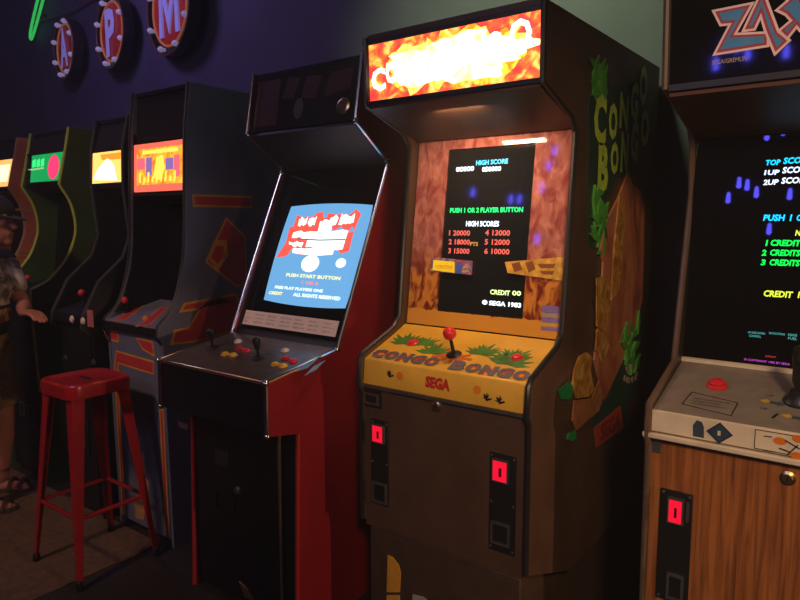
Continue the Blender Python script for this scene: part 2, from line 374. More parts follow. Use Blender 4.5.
# ============================================================ brown cabinet with yellow control panel
def congo():
    X0, X1 = -1.345, -0.737; xc = (X0+X1)/2; YF = 1.575; YB = 2.60
    t = thing('arcade_cabinet', 'brown arcade cabinet with a yellow control panel and a glowing orange and white marquee', 'arcade machine', (xc, YF, 0), 'arcade machines in the row')
    brown = mat('brown_laminate', (0.085, 0.045, 0.026), 0.45, var=0.2, scale=7)
    prof = [(1.604, 1.965), (1.606, 1.765), (1.80, 1.70), (1.835, 1.66), (1.775, 1.085), (1.735, 1.045), (1.578, 0.985), (1.562, 0.965), (1.556, 0.885), (1.570, 0.86),
            (1.570, 0.43), (1.87, 0.31), (YB, 0.31), (YB, 1.975)]
    sp = sides(t, X0, X1, prof, brown, M_blackplastic, prof[:11], 0.009)
    # bodies between the sides
    a, b = X0+T, X1-T
    obj('top_panel', MB().prism([(1.605, 1.955), (YB, 1.955), (YB, 1.972), (1.605, 1.972)], a, b), brown, t)
    obj('back_panel', MB().prism([(YB-.02, .31), (YB, .31), (YB, 1.955), (YB-.02, 1.955)], a, b), brown, t)
    obj('base', MB().prism([(1.60, 0.0), (YB-.03, 0.0), (YB-.03, 0.40), (1.583, 0.405), (1.583, 0.08), (1.60, .08)], X0+.03, X1-.03), mat('dark_brown_base', (0.065, 0.036, 0.022), 0.5, var=.2), t, bev=0.003)
    # marquee
    P = face_plane(X0, 1.618, 1.775, 1.612, 1.945); Wd = X1-X0
    lamp_art = art('marquee_fire_art', [(0.0, (0.55, 0.02, 0.03)), (0.42, (1.0, 0.05, 0.04)), (0.52, (1.0, 0.14, 0.03)), (0.60, (1.0, 0.45, 0.06)), (0.74, (1.0, 0.95, 0.3)), (1, (0.5, 0.75, 0.1))], 26, 12, es=1.25, distort=.5)
    mq = obj('marquee', MB().poly(P, [(.004, 0), (Wd-.004, 0), (Wd-.004, .17), (.004, .17)], -0.004, .004), lamp_art, t, label='glowing red and orange marquee panel')
    P = Plane(P.pt(0, 0, .004), P.u, P.v)
    k = MB(); pts = []
    for i in range(72):
        th = 2*math.pi*i/72; rr = 1+0.13*math.sin(5*th+1)+0.08*math.sin(11*th)+0.05*math.sin(23*th)
        pts.append((Wd/2+.02+rr*(Wd*.385)*math.cos(th), .083+rr*.062*math.sin(th)))
    k.poly(P, [(max(.012, min(Wd-.012, x)), max(.004, min(.166, y))) for x, y in pts], 0.0002, 0.0010)
    obj('centre_glow', k, art('marquee_centre_glow', [(0.3, (1.0, 0.75, 0.12)), (0.5, (1.0, 0.9, 0.4)), (0.7, (1, 1, 0.8))], 20, 6, es=2.3), mq)  # brighter centre over the tube, put into colour as a burst shape
    k = MB(); k.poly(P, [(max(.008, min(Wd-.008, x_)), max(.003, min(.168,   .083+(y_-.083)*1.22+.015*math.sin(i_*1.7)))) for i_, (x_, y_) in enumerate(pts)], -.0006, 0.0001)
    obj('outer_glow', k, art('marquee_outer_glow', [(0.38, (1.0, 0.22, 0.01)), (0.5, (1.0, 0.55, 0.04)), (0.62, (1, .85, .15))], 30, 9, es=1.7), mq)  # outer step of the same falloff, also put into colour
    k = MB(); WHT = glow('title_white', (1.0, 0.97, 0.86), 5.0)
    xs = [.045]+[0.0]*10
    word = [('C', .028, .030, .052, .066), ('O', .084, .048, .040, .058), ('N', .128, .052, .040, .058), ('G', .172, .052, .042, .060), ('O', .218, .050, .040, .060),
            ('B', .285, .058, .048, .075), ('O', .338, .060, .040, .06), ('N', .384, .068, .042, .06), ('G', .430, .074, .044, .062), ('O', .500, .082, .064, .074)]
    for c, x, y, ww, hh in word: k.text(P, c, x, y, ww, hh, thick=0.0018, h=0.0005, bold=0.028)
    obj('title_lettering', k, WHT, mq)
    fr = MB()
    for q in ([(0.006, -.012), (Wd-.006, -.012), (Wd-.006, 0.002), (.006, .002)], [(.006, .168), (Wd-.006, .168), (Wd-.006, .182), (.006, .182)]):
        fr.poly(P, q, -0.012, 0.004)
    obj('marquee_retainer', fr, M_blackplastic, t, bev=.001)
    # speaker soffit, bezel
    sf = obj('speaker_panel', MB().prism(slab(1.618, 1.768, 1.872, 1.690, .015), a, b), brown, t)
    Psf = Plane((X0, 1.872, 1.690), (1, 0, 0), (0, 1.618-1.872, 1.768-1.690)); Psf.n = -Psf.n
    k = MB()
    for i in range(9):
        for j in range(4):
            k.poly(Psf, disc((Wd/2-.08+i*.02, .09+j*.025), .006, 10), 0.0005, 0.0015)
    obj('speaker_grille', k, M_black, sf)
    B = face_plane(X0, 1.800, 1.058, 1.878, 1.690); bh = math.hypot(.078, .632)
    canyon = bpy.data.materials.new('canyon_art_and_glare'); N, L = nt(canyon); bs = N['Principled BSDF']
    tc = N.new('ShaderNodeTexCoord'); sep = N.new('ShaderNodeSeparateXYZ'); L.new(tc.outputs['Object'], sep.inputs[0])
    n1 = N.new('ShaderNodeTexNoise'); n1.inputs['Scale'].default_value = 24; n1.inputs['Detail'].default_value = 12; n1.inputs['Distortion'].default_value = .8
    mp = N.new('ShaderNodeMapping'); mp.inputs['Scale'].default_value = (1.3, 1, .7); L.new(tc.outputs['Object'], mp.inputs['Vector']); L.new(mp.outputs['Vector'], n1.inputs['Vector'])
    rc = N.new('ShaderNodeValToRGB'); L.new(n1.outputs['Fac'], rc.inputs['Fac'])          # cliffs, with glare put into their pink tone
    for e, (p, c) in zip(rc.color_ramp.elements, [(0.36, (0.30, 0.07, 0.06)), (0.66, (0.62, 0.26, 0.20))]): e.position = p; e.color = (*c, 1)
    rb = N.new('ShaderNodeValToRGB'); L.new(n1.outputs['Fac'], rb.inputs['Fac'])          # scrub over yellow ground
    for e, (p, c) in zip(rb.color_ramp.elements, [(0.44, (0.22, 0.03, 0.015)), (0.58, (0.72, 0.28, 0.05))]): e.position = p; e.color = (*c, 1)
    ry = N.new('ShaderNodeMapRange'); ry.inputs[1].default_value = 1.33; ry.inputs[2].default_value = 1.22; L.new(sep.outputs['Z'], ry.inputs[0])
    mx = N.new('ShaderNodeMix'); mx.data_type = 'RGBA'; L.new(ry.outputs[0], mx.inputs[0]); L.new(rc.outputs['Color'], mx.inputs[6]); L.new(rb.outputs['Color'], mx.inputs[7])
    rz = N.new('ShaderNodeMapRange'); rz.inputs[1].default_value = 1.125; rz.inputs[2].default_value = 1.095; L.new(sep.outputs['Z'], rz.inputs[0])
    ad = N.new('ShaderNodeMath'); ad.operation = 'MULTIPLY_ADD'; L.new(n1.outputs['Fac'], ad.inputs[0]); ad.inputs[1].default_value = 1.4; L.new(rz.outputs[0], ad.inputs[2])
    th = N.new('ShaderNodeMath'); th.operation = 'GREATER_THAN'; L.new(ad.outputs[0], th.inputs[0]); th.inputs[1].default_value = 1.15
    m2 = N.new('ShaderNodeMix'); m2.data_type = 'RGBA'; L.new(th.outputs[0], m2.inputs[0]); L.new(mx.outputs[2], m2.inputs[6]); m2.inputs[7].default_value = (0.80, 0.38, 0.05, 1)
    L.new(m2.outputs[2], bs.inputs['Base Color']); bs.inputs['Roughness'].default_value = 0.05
    W2 = [B.px(448, 147), B.px(535, 146), B.px(523, 319), B.px(437, 311)]
    sx0 = (W2[0][0]+W2[3][0])/2; sx1 = (W2[1][0]+W2[2][0])/2; sy0 = (W2[2][1]+W2[3][1])/2; sy1 = (W2[0][1]+W2[1][1])/2
    A0, A1 = T+.004, Wd-T-.004; k = MB()
    for q in ([(A0, 0), (A1, 0), (A1, sy0), (A0, sy0)], [(A0, sy1), (A1, sy1), (A1, bh), (A0, bh)], [(A0, sy0), (sx0, sy0), (sx0, sy1), (A0, sy1)], [(sx1, sy0), (A1, sy0), (A1, sy1), (sx1, sy1)]):
        k.poly(B, q, -0.006, 0)
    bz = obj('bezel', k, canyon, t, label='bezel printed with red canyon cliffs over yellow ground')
    # monitor and its text
    k = MB().poly(B, [(sx0-.01, sy0-.01), (sx1+.01, sy0-.01), (sx1+.01, sy1+.01), (sx0-.01, sy1+.01)], -0.03, -0.007)
    sc = obj('screen', k, mat('dark_screen', (0.012, 0.014, 0.016), 0.05, var=.05), t)
    S = Plane(B.pt(0, 0, -0.0068), B.u, B.v)
    cols = [glow('text_green', (0.02, 1.0, 0.22), 1.6), glow('text_white', (0.8, 0.92, 1.0), 2.0), glow('text_cyan', (0.1, 0.65, 1.0), 1.8), glow('text_red', (1.0, 0.16, 0.12), 0.8),
            glow('text_lime', (0.75, 1.0, 0.4), 1.3), glow('text_orange', (1.0, 0.45, 0.1), .5)]
    k = MB(); B_ = dict(h=0.0002, thick=0.0006, bold=0.03)
    k.mat(1).text_px(S, '00000', 456, 172, 474, 171, 5, **B_)
    k.mat(2).text_px(S, 'HIGH SCORE', 476, 166, 508, 163, 5, **B_)
    k.mat(1).text_px(S, '050000', 482, 172, 501, 171, 5, **B_)
    k.mat(0).text_px(S, 'PUSH 1 OR 2 PLAYER BUTTON', 450, 213, 523, 212, 5, **B_)
    k.mat(1).text_px(S, 'HIGH SCORES', 466, 227, 499, 226, 5.5, **B_)
    k.mat(3)
    for i, (l, r_) in enumerate([('1 20000', '4 13000'), ('2 18000', '5 12000'), ('3 15000', '6 10000')]):
        k.text_px(S, l, 449-i*.4, 235.5+9*i, 470-i*.3, 236+9*i, 5.5, **B_); k.text_px(S, r_, 485-i*.4, 235.5+9.2*i, 510-i*.3, 236+9.4*i, 5.8, **B_)
    k.mat(5).text_px(S, 'PTS', 470, 246, 478, 246, 4, **B_)
    k.mat(4).text_px(S, 'CREDIT', 490, 295, 510, 295, 5, **B_).text_px(S, '00', 512, 295.5, 521, 296, 5, **B_)
    k.mat(1).text_px(S, '\u00a9 SEGA 1983', 482, 305, 521, 307.5, 5, **B_)
    objs('screen_text', k, cols, sc, smooth=False)
    # two printed signs over the glass
    k = MB()
    q = B.pxs([(433, 257), (473, 261), (472, 275), (431, 271)]); k.poly(B, q, 0, .003)
    q2 = B.pxs([(434, 260), (455, 262), (455, 273), (433, 270)]); k.mat(1).poly(B, q2, .003, .0036)
    q3 = B.pxs([(457, 262), (463, 263), (462, 274), (456, 273)]); k.mat(2).poly(B, q3, .003, .0036)
    k.mat(3).text_px(B, 'INSTRUCTIONS', 436, 268, 453, 269.5, 3.4, h=.0037)
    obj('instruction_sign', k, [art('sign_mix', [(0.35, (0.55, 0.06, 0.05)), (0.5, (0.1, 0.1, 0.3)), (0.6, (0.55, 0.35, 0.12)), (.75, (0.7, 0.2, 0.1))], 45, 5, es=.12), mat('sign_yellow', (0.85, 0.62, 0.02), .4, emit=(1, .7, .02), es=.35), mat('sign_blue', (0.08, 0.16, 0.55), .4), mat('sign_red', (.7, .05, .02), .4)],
        bz, label='small yellow and red instruction sign over the left edge of the screen')
    k = MB(); k.poly(B, B.pxs([(505, 262), (566, 257), (565, 281), (508, 273)]), 0, .003)
    k.mat(1)
    for q in ([(512, 264), (520, 262), (523, 270), (515, 272)], [(526, 263), (533, 261), (536, 269), (529, 273)], [(538, 264), (556, 264), (554, 268), (541, 268)], [(540, 271), (555, 271), (553, 275), (543, 274)]):
        k.poly(B, B.pxs(q), .003, .0036)
    obj('wooden_sign_print', k, [mat('sign_gold', (0.75, 0.42, 0.06), .35, var=.35, scale=50), mat('sign_brown', (0.28, 0.09, 0.02), .4)], bz, label='golden wooden signpost print over the right edge of the screen')
    k = MB()
    for i, (m_, y0, y1) in enumerate([(0, 305, 312), (1, 312.5, 317), (0, 317.5, 322), (2, 322.5, 326), (0, 326.5, 330)]):
        k.mat(m_).poly(B, B.pxs([(542-i*.2, y0), (560-i*.2, y0+1.5), (560-i*.2, y1+1.5), (542-i*.2, y1)]), 0, .001)
    obj('sticker', k, [mat('sticker_lilac', (.28, .2, .5), .4), mat('sticker_grey', (.45, .38, .3), .4), mat('sticker_gold', (.7, .42, .06), .4)], bz, label='lilac and gold sticker stack low on the bezel')
    # control panel
    yel = mat('yellow_print', (0.80, 0.45, 0.045), 0.35, var=.1, scale=12)
    C1 = (1.578, 0.972); C2 = (1.730, 1.028); C3 = (1.795, 1.056)
    cp = obj('control_panel', MB().prism([(1.566, .888), (1.574, .965), C1, C2, C3, (1.80, 1.045), (1.74, .99), (1.60, .94), (1.585, .888)], a-.001, b+.001), yel, t, bev=.004, label='yellow control panel printed with palms')
    P = face_plane(X0, *C1, *C2)
    gl = mat('palm_green', (0.07, 0.22, 0.03), .4, var=.3); k = MB()
    for x, y, s_, n in [(402, 341, .07, 7), (427, 340, .055, 6), (434, 351, .06, 7), (482, 352, .06, 7), (505, 358, .055, 6), (533, 365, .07, 7), (522, 356, .055, 6)]:
        a_, b_ = P.px(x, y); a_ = min(max(a_, .10), .49); k.part(); leafy(P, a_, max(.02, min(.115, b_-.018)), s_*1.15, n+4, k)
    objs('palm_print', k, gl, cp)
    k = MB()
    for i, c in enumerate('CONGO'):
        a_, b_ = (.030+i*.051, .022); k.mat(0).text(P, c, a_, max(b_-.02, .006), .049, .050, bold=.11, h=.0012); k.mat(1).text(P, c, a_, max(b_-.02, .006), .049, .050, bold=.03, h=.0022)
    k.part()
    for i, c in enumerate('BONGO'):
        a_, b_ = (.328+i*.051, .022); k.mat(0).text(P, c, a_, max(b_-.02, .006), .049, .050, bold=.11, h=.0012); k.mat(1).text(P, c, a_, max(b_-.02, .006), .049, .050, bold=.03, h=.0022)
    objs('title_lettering', k, [mat('title_red', (0.5, 0.06, 0.03), .4), mat('title_grey_blue', (0.10, 0.14, 0.17), .4)], cp)
    k = MB(); a_, b_ = P.px(452, 357)
    for i in range(9):
        th = math.pi*2*i/9; k.poly(P, stroke([(a_, b_), (a_+.07*math.cos(th), b_+.035*math.sin(th))], .012), .0004, .0009+.0001*i)
    obj('starburst_print', k, mat('burst_red', (0.62, 0.13, 0.03), .4), cp)
    a_, b_ = P.px(454, 355); joystick(cp, P, a_, b_, .075, [M_blackplastic, M_red], .021)
    for x, y in [(413, 343), (517, 358)]:
        a_, b_ = P.px(x, y); button(cp, P, a_, b_, M_red, .019)
    F = face_plane(X0, 1.566, .888, 1.574, .965)
    k = MB().text_px(F, 'SEGA', 425, 387, 450, 392, 12, bold=.07)
    obj('maker_lettering', k, mat('maker_red', (0.62, 0.035, 0.02), .4), cp)
    k = MB()
    for x, y in [(390, 373), (487, 396), (500, 399)]:
        k.part(); a_, b_ = F.px(x, y)
        for an in (20, 75, 130): leafy(F, a_, b_-.008, .016, 4, k) if an == 75 else k.poly(F, stroke([(a_, b_-.012), (a_+.016*math.cos(math.radians(an)), b_-.012+.02*math.sin(math.radians(an)))], .005), .0004, .0009)
        k.poly(F, stroke([(a_, b_-.014), (a_, b_+.008)], .004), .0004, .001)
    objs('plant_print', k, M_blackplastic, cp)
    k = MB()
    for x, y in [(400, 376), (477, 390)]:
        k.part(); a_, b_ = F.px(x, y); k.poly(F, disc((a_, b_), .013, 18), .0003, .0007)
    objs('sun_print', k, mat('sun_orange', (0.85, 0.28, 0.02), .4), cp)
    obj('front_ledge', MB().prism([(1.564, .878), (1.60, .878), (1.60, .888), (1.564, .888)], a, b), M_steel, cp)
    # front panel, coin plates
    Fp = Plane((X0, 1.577, 0), (1, 0, 0), (0, 0, 1))
    fp = obj('front_panel', MB().prism([(1.577, .41), (1.595, .41), (1.595, .878), (1.577, .878)], a, b), brown, t)
    a_, b_ = Fp.px(437, 406); lock(fp, Fp, a_, b_)
    a_, b_ = Fp.px(502, 428); obj('badge', MB().poly(Fp, [(a_-.02, b_-.003), (a_+.02, b_-.003), (a_+.02, b_+.003), (a_-.02, b_+.003)], 0, .002), M_steel, fp)
    A = Fp.pxs([(363, 388), (382, 409)])
    k = MB().poly(Fp, [(A[0][0], A[1][1]), (A[1][0], A[1][1]), (A[1][0], A[0][1]), (A[0][0], A[0][1])], 0, .004)
    sw = obj('vent_plate', k, M_blackplastic, fp, bev=.001)
    coin_return(sw, Plane(Fp.pt(0, 0, .004), Fp.u, Fp.v), A[0][0]+.010, A[1][1]+.010, A[1][0]-.01, A[0][1]-.01)
    for (x0, x1, y0, y1), (s0, s1, t0, t1), (r0, r1, u0, u1) in [((372, 389, 420, 504), (375, 385, 425, 441), (374, 388, 482, 502)), ((490, 516, 454, 552), (495, 509, 460, 480), (492, 511, 522, 544))]:
        def rect(xa, xb, ya, yb):
            p = Fp.pxs([(xa, ya), (xb, ya), (xa, yb), (xb, yb)]); return ((p[0][0]+p[2][0])/2, (p[2][1]+p[3][1])/2, (p[1][0]+p[3][0])/2, (p[0][1]+p[1][1])/2)
        q = rect(x0, x1, y0, y1)
        cpl = obj('coin_plate', MB().poly(Fp, [(q[0], q[1]), (q[2], q[1]), (q[2], q[3]), (q[0], q[3])], 0, .005), M_black, t, bev=.001)
        Q = Plane(Fp.pt(0, 0, .005), Fp.u, Fp.v)
        coin_slot(cpl, Q, *rect(s0, s1, t0, t1)); coin_return(cpl, Q, *rect(r0, r1, u0, u1))
        screws(cpl, Q, [(q[0]+.006, q[1]+.01), (q[2]-.006, q[1]+.01), (q[0]+.006, (q[1]+q[3])/2), (q[2]-.006, (q[1]+q[3])/2), (q[0]+.006, q[3]-.008), (q[2]-.006, q[3]-.008)], .004)
    Lp = Plane((X0, 1.583, 0), (1, 0, 0), (0, 0, 1))
    k = MB().poly(Lp, Lp.pxs([(388, 555), (393, 557), (399, 565), (401, 573), (400, 592), (387, 592)]), 0, .002)
    k.poly(Lp, Lp.pxs([(387, 595), (400, 595), (399, 640), (387, 640)]), 0, .002)
    k.part().mat(1).poly(Lp, Lp.pxs([(413, 594), (424, 597), (430, 602), (428, 612), (412, 610)]), 0, .002)
    objs('base_print', k, [mat('print_orange', (0.75, 0.36, 0.03), .5), mat('print_grey', (.4, .36, .28), .5)], t, label='orange rounded print on the lower front')
    # side art on the right hand panel
    R = Plane((X1, YF, 0), (0, 1, 0), (0, 0, 1))
    right = sp[1]
    dk = mat('art_dark_green', (0.012, 0.05, 0.03), .5); k = MB()
    for q in ([(597, 62), (607, 70), (611, 86), (645, 80), (650, 118), (648, 146), (640, 175), (615, 178), (606, 200), (596, 250), (588, 245), (588, 150), (588, 100), (592, 88)],
              [(592, 300), (640, 262), (644, 330), (642, 380), (628, 404), (622, 440), (594, 446), (592, 420), (608, 395)]):
        k.poly(R, R.pxs(q), .0005, .002)
    obj('art_backing', k, dk, right, label='dark green cut-out backing of the side art')
    lg = mat('art_letter_green', (0.55, 0.78, 0.07), .4, var=.2, scale=30); k = MB()
    def tt(c, x0, y0, x1, y1, bold=.05):      # a letter boxed by picture points (left,bottom)-(right,top)
        p = R.px(x0, y0); q = R.px(x1, y1); k.text(R, c, p[0], p[1], q[0]-p[0], q[1]-p[1], thick=.006, h=.001, bold=bold)
    for a4 in [('C', 591, 144, 605, 96), ('O', 606, 139, 616, 105), ('N', 617, 128, 627, 96), ('G', 628, 120, 637, 84), ('O', 637, 104, 646, 68),
               ('B', 595, 192, 607, 145), ('O', 608, 174, 617, 143), ('N', 618, 172, 627, 134), ('G', 628, 162, 637, 122), ('O', 638, 146, 648, 111)]: tt(*a4)
    obj('title_lettering', k, lg, right, label='yellow-green raised title letters on the side')
    k = MB()
    for i in range(54):
        if i % 18 == 0: k.part()
        x, y = [(598+random.uniform(-5, 6), 64+random.uniform(0, 28)), (596+random.uniform(-4, 7), 192+random.uniform(0, 60)), (629+random.uniform(-8, 9), 322+random.uniform(0, 46))][i//18]
        c = V(R.px(x, y)); an = random.uniform(0, 6.28); d = V((math.cos(an), math.sin(an)))*.045; n_ = V((-d.y, d.x))*.3
        k.poly(R, [tuple(c-d), tuple(c+n_), tuple(c+d), tuple(c-n_)], .002, .004+.0002*i)
    objs('leaf_cutout', k, mat('art_leaf_green', (0.09, 0.42, 0.05), .4, var=.3), right)
    k = MB()
    k.poly(R, R.pxs([(626, 172), (630, 184), (638, 190), (642, 205), (641, 260), (640, 300), (630, 340), (615, 372), (602, 400), (592, 360), (598, 310), (601, 262), (598, 250), (604, 222), (616, 198)]), .002, .009)
    obj('rock_cutout', k, art('rock_art', [(0.3, (0.15, 0.045, 0.02)), (0.45, (0.48, 0.14, 0.06)), (0.6, (0.58, 0.22, 0.09)), (0.72, (0.62, 0.36, 0.16))], 9, 6, (1, 1, .5)), right, label='red-brown rock face cut-out on the side')
    k = MB()
    k.poly(R, R.pxs([(616, 196), (621, 205), (620, 245), (616, 290), (608, 300), (611, 246)]), .009, .012)
    k.part().poly(R, R.pxs([(593, 278), (600, 276), (607, 288), (606, 318), (602, 332), (593, 326)]), .009, .012)
    k.part().poly(R, R.pxs([(572, 368), (577, 356), (584, 352), (589, 356), (588, 372), (592, 390), (586, 396), (574, 398), (570, 384)]), .004, .010)
    k.part().poly(R, R.pxs([(593, 330), (603, 332), (606, 346), (598, 362), (592, 350)]), .009, .013)
    objs('boulder_cutout', k, art('boulder_art', [(0.35, (0.35, 0.14, 0.02)), (0.55, (0.62, 0.30, 0.04)), (0.7, (0.72, 0.46, 0.16))], 22, 5), right, label='ochre boulder cut-outs on the side')
    k = MB()
    k.poly(R, R.pxs([(598, 350), (606, 352), (604, 372), (609, 388), (600, 398), (597, 410), (574, 430), (570, 420), (572, 400), (590, 398), (597, 380)]), .004, .008)
    obj('root_cutout', k, mat('art_root_brown', (0.36, 0.14, 0.05), .5, var=.3, scale=30), right)
    k = MB()
    k.poly(R, R.pxs([(557, 390), (568, 381), (572, 388), (569, 399), (560, 399)]), .002, .006)
    k.part().poly(R, R.pxs([(567, 433), (574, 430), (575, 438), (570, 441), (566, 439)]), .002, .006)
    objs('bright_leaf_cutout', k, mat('art_bright_green', (0.02, 0.30, 0.07), .4), right, label='bright green leaf cut-outs near the front edge')
    k = MB()
    for i in range(14):
        c = R.px(629+random.uniform(-7, 7), 372+random.uniform(-9, 9)); k.poly(R, disc(c, .012, 9), .004, .006+.0002*i)
    obj('flower_cutout', k, mat('art_flower', (0.32, 0.27, 0.2), .5), right)
    k = MB().poly(R, R.pxs([(593, 428), (619, 406), (622, 428), (595, 447)]), .002, .006)
    obj('maker_plate', k, mat('art_red', (0.42, 0.05, 0.02), .5), right, label='red plate with the maker name low on the side')
    k = MB(); p = R.px(598, 440)
    k.text(R, 'SEGA', p[0], p[1]-.005, .20, .06, thick=.0075, shear=0, bold=.04)
    obj('maker_lettering', k, mat('art_dark_red', (0.2, 0.02, 0.012), .5), right)
    # area light added under the soffit, imitating marquee spill onto bezel and panel
    l = bpy.data.lights.new('marquee_spill_fill', 'AREA'); l.shape = 'RECTANGLE'; l.size = .16; l.size_y = .03; l.energy = 2.6; l.color = (1.0, .62, .36)
    o = bpy.data.objects.new('marquee_spill_fill', l); COL.objects.link(o); o.location = (xc, 1.66, 1.735)
    o.rotation_euler = (V((xc, 1.72, 1.0))-V(o.location)).to_track_quat('-Z', 'Y').to_euler()
congo()

# ============================================================ wood grain cabinet, right edge
def zax():
    X0, X1 = -0.480, 0.125; xc = (X0+X1)/2; YB = 2.60
    t = thing('arcade_cabinet', 'wood grain arcade cabinet with a grey control panel and jagged blue marquee logo', 'arcade machine', (xc, 1.70, 0), 'arcade machines in the row')
    wd = wood('teak_laminate', (0.17, 0.050, 0.014), (0.44, 0.155, 0.04))
    dark = mat('dark_laminate', (0.045, 0.03, 0.022), .45)
    prof = [(1.690, 2.02), (1.715, 1.732), (1.975, 1.665), (2.01, 1.62), (2.03, 1.49), (1.965, 1.18), (1.93, 1.008), (1.70, .935), (1.694, .85), (1.71, .83), (1.722, .375), (1.735, 0), (YB, 0), (YB, 2.02)]
    sides(t, X0, X1, prof, dark, mat('brown_trim', (0.14, 0.09, 0.06), .35), prof[:12], .009)
    a, b = X0+T, X1-T; Wd = X1-X0
    obj('top_panel', MB().prism([(1.70, 2.0), (YB, 2.0), (YB, 2.018), (1.70, 2.018)], a, b), dark, t)
    obj('back_panel', MB().prism([(YB-.02, 0), (YB, 0), (YB, 2.0), (YB-.02, 2.0)], a, b), dark, t)
    # marquee with the logo
    P = face_plane(X0, 1.715, 1.735, 1.698, 2.0)
    mq = obj('marquee', MB().poly(P, [(T, .0), (Wd-T, .0), (Wd-T, .262), (T, .262)], -.01, 0), mat('marquee_black', (0.006, 0.006, 0.006), .05, var=.1), t)
    lay = [mat('logo_cream', (0.80, 0.50, 0.42), .4, emit=(0.9, .55, .45), es=.16), mat('logo_red', (0.40, 0.04, 0.03), .4, emit=(.5, .05, .04), es=.10), mat('logo_blue', (0.05, 0.17, 0.27), .4, var=.2, emit=(.05, .17, .28), es=.25)]
    c8 = lambda pts: P.pxs([(700+x/8, y/8) for x, y in pts])
    def poly_px(pts): return c8(pts)
    def inset(pts, d):
        n = len(pts); ar = sum(pts[i][0]*pts[(i+1) % n][1]-pts[(i+1) % n][0]*pts[i][1] for i in range(n)); s_ = 1 if ar > 0 else -1; out = []
        for i in range(n):
            p = V(pts[i]); d0 = (p-V(pts[i-1])).normalized(); d1 = (V(pts[(i+1) % n])-p).normalized()
            n0 = V((-d0.y, d0.x))*s_; n1 = V((-d1.y, d1.x))*s_; m = (n0+n1).normalized(); out.append(tuple(p+m*d/max(.35, m.dot(n0))))
        return out
    Zp = c8([(92, 82), (440, 12), (300, 262), (556, 250), (556, 375), (98, 448), (225, 205), (158, 212)])
    Ap = c8([(505, -110), (330, 262), (446, 246), (486, 160), (512, 250), (596, 452), (735, 322), (640, 250)])
    Xp = c8([(596, 90), (690, 10), (640, -60), (790, -110), (850, 30), (985, -60), (1010, 90), (905, 175), (1000, 320), (850, 320), (775, 235), (700, 330), (620, 250), (715, 170), (680, 130)])
    ox = P.px(800, 20)[0]
    k = MB(); hh = .0005
    for pts in (Zp, Ap, Xp):
        for i, ins in enumerate((0, .0052, .0105)): k.mat(i).poly(P, inset(pts, ins) if ins else pts, hh, hh+.0008); hh += .0009
    # the rest of the word runs on to the right
    x0 = c8([(1000, 0)])[0][0]
    for j in range(3):
        q = [[(x0+.0, .12), (x0+.035, .165), (x0+.06, .135), (x0+.085, .165), (x0+.10, .14), (x0+.075, .11), (x0+.10, .08), (x0+.065, .07), (x0+.045, .095), (x0+.02, .07)],
             [(x0+.10, .13), (x0+.13, .17), (x0+.17, .155), (x0+.18, .11), (x0+.15, .07), (x0+.11, .085)],
             [(x0+.185, .08), (x0+.185, .175), (x0+.205, .175), (x0+.225, .125), (x0+.225, .185), (x0+.25, .185), (x0+.25, .08), (x0+.23, .08), (x0+.208, .135), (x0+.208, .08)]][j]
        q = [(x_, y_) for x_, y_ in q if True]
        for i, ins in enumerate((0, .004, .008)): k.mat(i).poly(P, inset(q, ins) if ins else q, hh, hh+.0008); hh += .0009
    obj('logo', k, lay, mq, label='jagged blue logo letters with red and cream outlines')
    k = MB(); k.text_px(P, 'SEGA/GREMLIN', 712, 65, 747, 60.5, 4.5, h=.0008)
    obj('maker_lettering', k, mat('maker_gold', (.45, .33, .2), .4, emit=(.5, .36, .2), es=.12), mq)
    fr = MB().prism([(1.71, 1.722), (1.735, 1.722), (1.735, 1.737), (1.71, 1.737)], a, b)
    obj('marquee_retainer', fr, M_blackplastic, t)
    obj('speaker_panel', MB().prism(slab(1.722, 1.724, 2.02, 1.650, .015), a, b), mat('red_brown_board', (0.11, 0.035, 0.022), .5), t)
    # glass
    G = face_plane(X0, 1.985, 1.005, 2.025, 1.655); gh = math.hypot(.04, .65)
    sc = obj('screen_glass', MB().poly(G, [(T, 0), (Wd-T, 0), (Wd-T, gh), (T, gh)], -.01, 0), M_gloss, t)
    cols = [glow('ztext_cyan', (0.0, 0.55, 1.0), 1.5), glow('ztext_white', (0.62, 0.75, 1.0), 1.6), glow('ztext_green', (0.0, 1.0, 0.08), 1.3), glow('ztext_lime', (0.75, 0.9, 0.05), 1.1), glow('ztext_teal', (0.1, 0.6, 0.55), .6), glow('ztext_magenta', (0.7, 0.1, 0.8), .7), glow('ztext_red', (0.8, .05, .05), .6)]
    k = MB(); B_ = dict(h=.0002, thick=.0006, bold=.035, shear=.12)
    k.mat(0).text_px(G, 'TOP', 765, 165.5, 780, 165, 5.5, **B_).text_px(G, 'SCORE', 783, 164.5, 811, 162.5, 6.5, **B_)
    k.mat(1).text_px(G, '1UP', 764, 175.5, 779, 174.5, 5, **B_).text_px(G, 'SCORE', 782, 174, 810, 172, 6.5, **B_)
    k.mat(1).text_px(G, '2UP', 763, 185.5, 778, 184.5, 5.5, **B_).text_px(G, 'SCORE', 781, 184, 809, 183, 6.5, **B_)
    k.mat(0).text_px(G, 'PUSH', 763, 221, 784, 221, 6.5, **B_).text_px(G, '1', 789.5, 221, 791, 221, 6.5, **B_).text_px(G, 'OR 2', 796, 221, 812, 221, 6.5, **B_)
    k.mat(3).text_px(G, 'NORMAL', 795, 236, 825, 236, 6, **B_)
    for i, (d_, wrd, dw) in enumerate([('1', 'CREDIT', 1.6), ('2', 'CREDITS', 4.5), ('3', 'CREDITS', 4.5)]):
        k.mat(2).text_px(G, d_, 767-dw-i, 246+9.7*i, 767-i, 246+9.7*i, 6, **B_).text_px(G, wrd, 770-i*.5, 246+9.7*i, 800-i*.5, 246.3+10*i, 6.3, **B_)
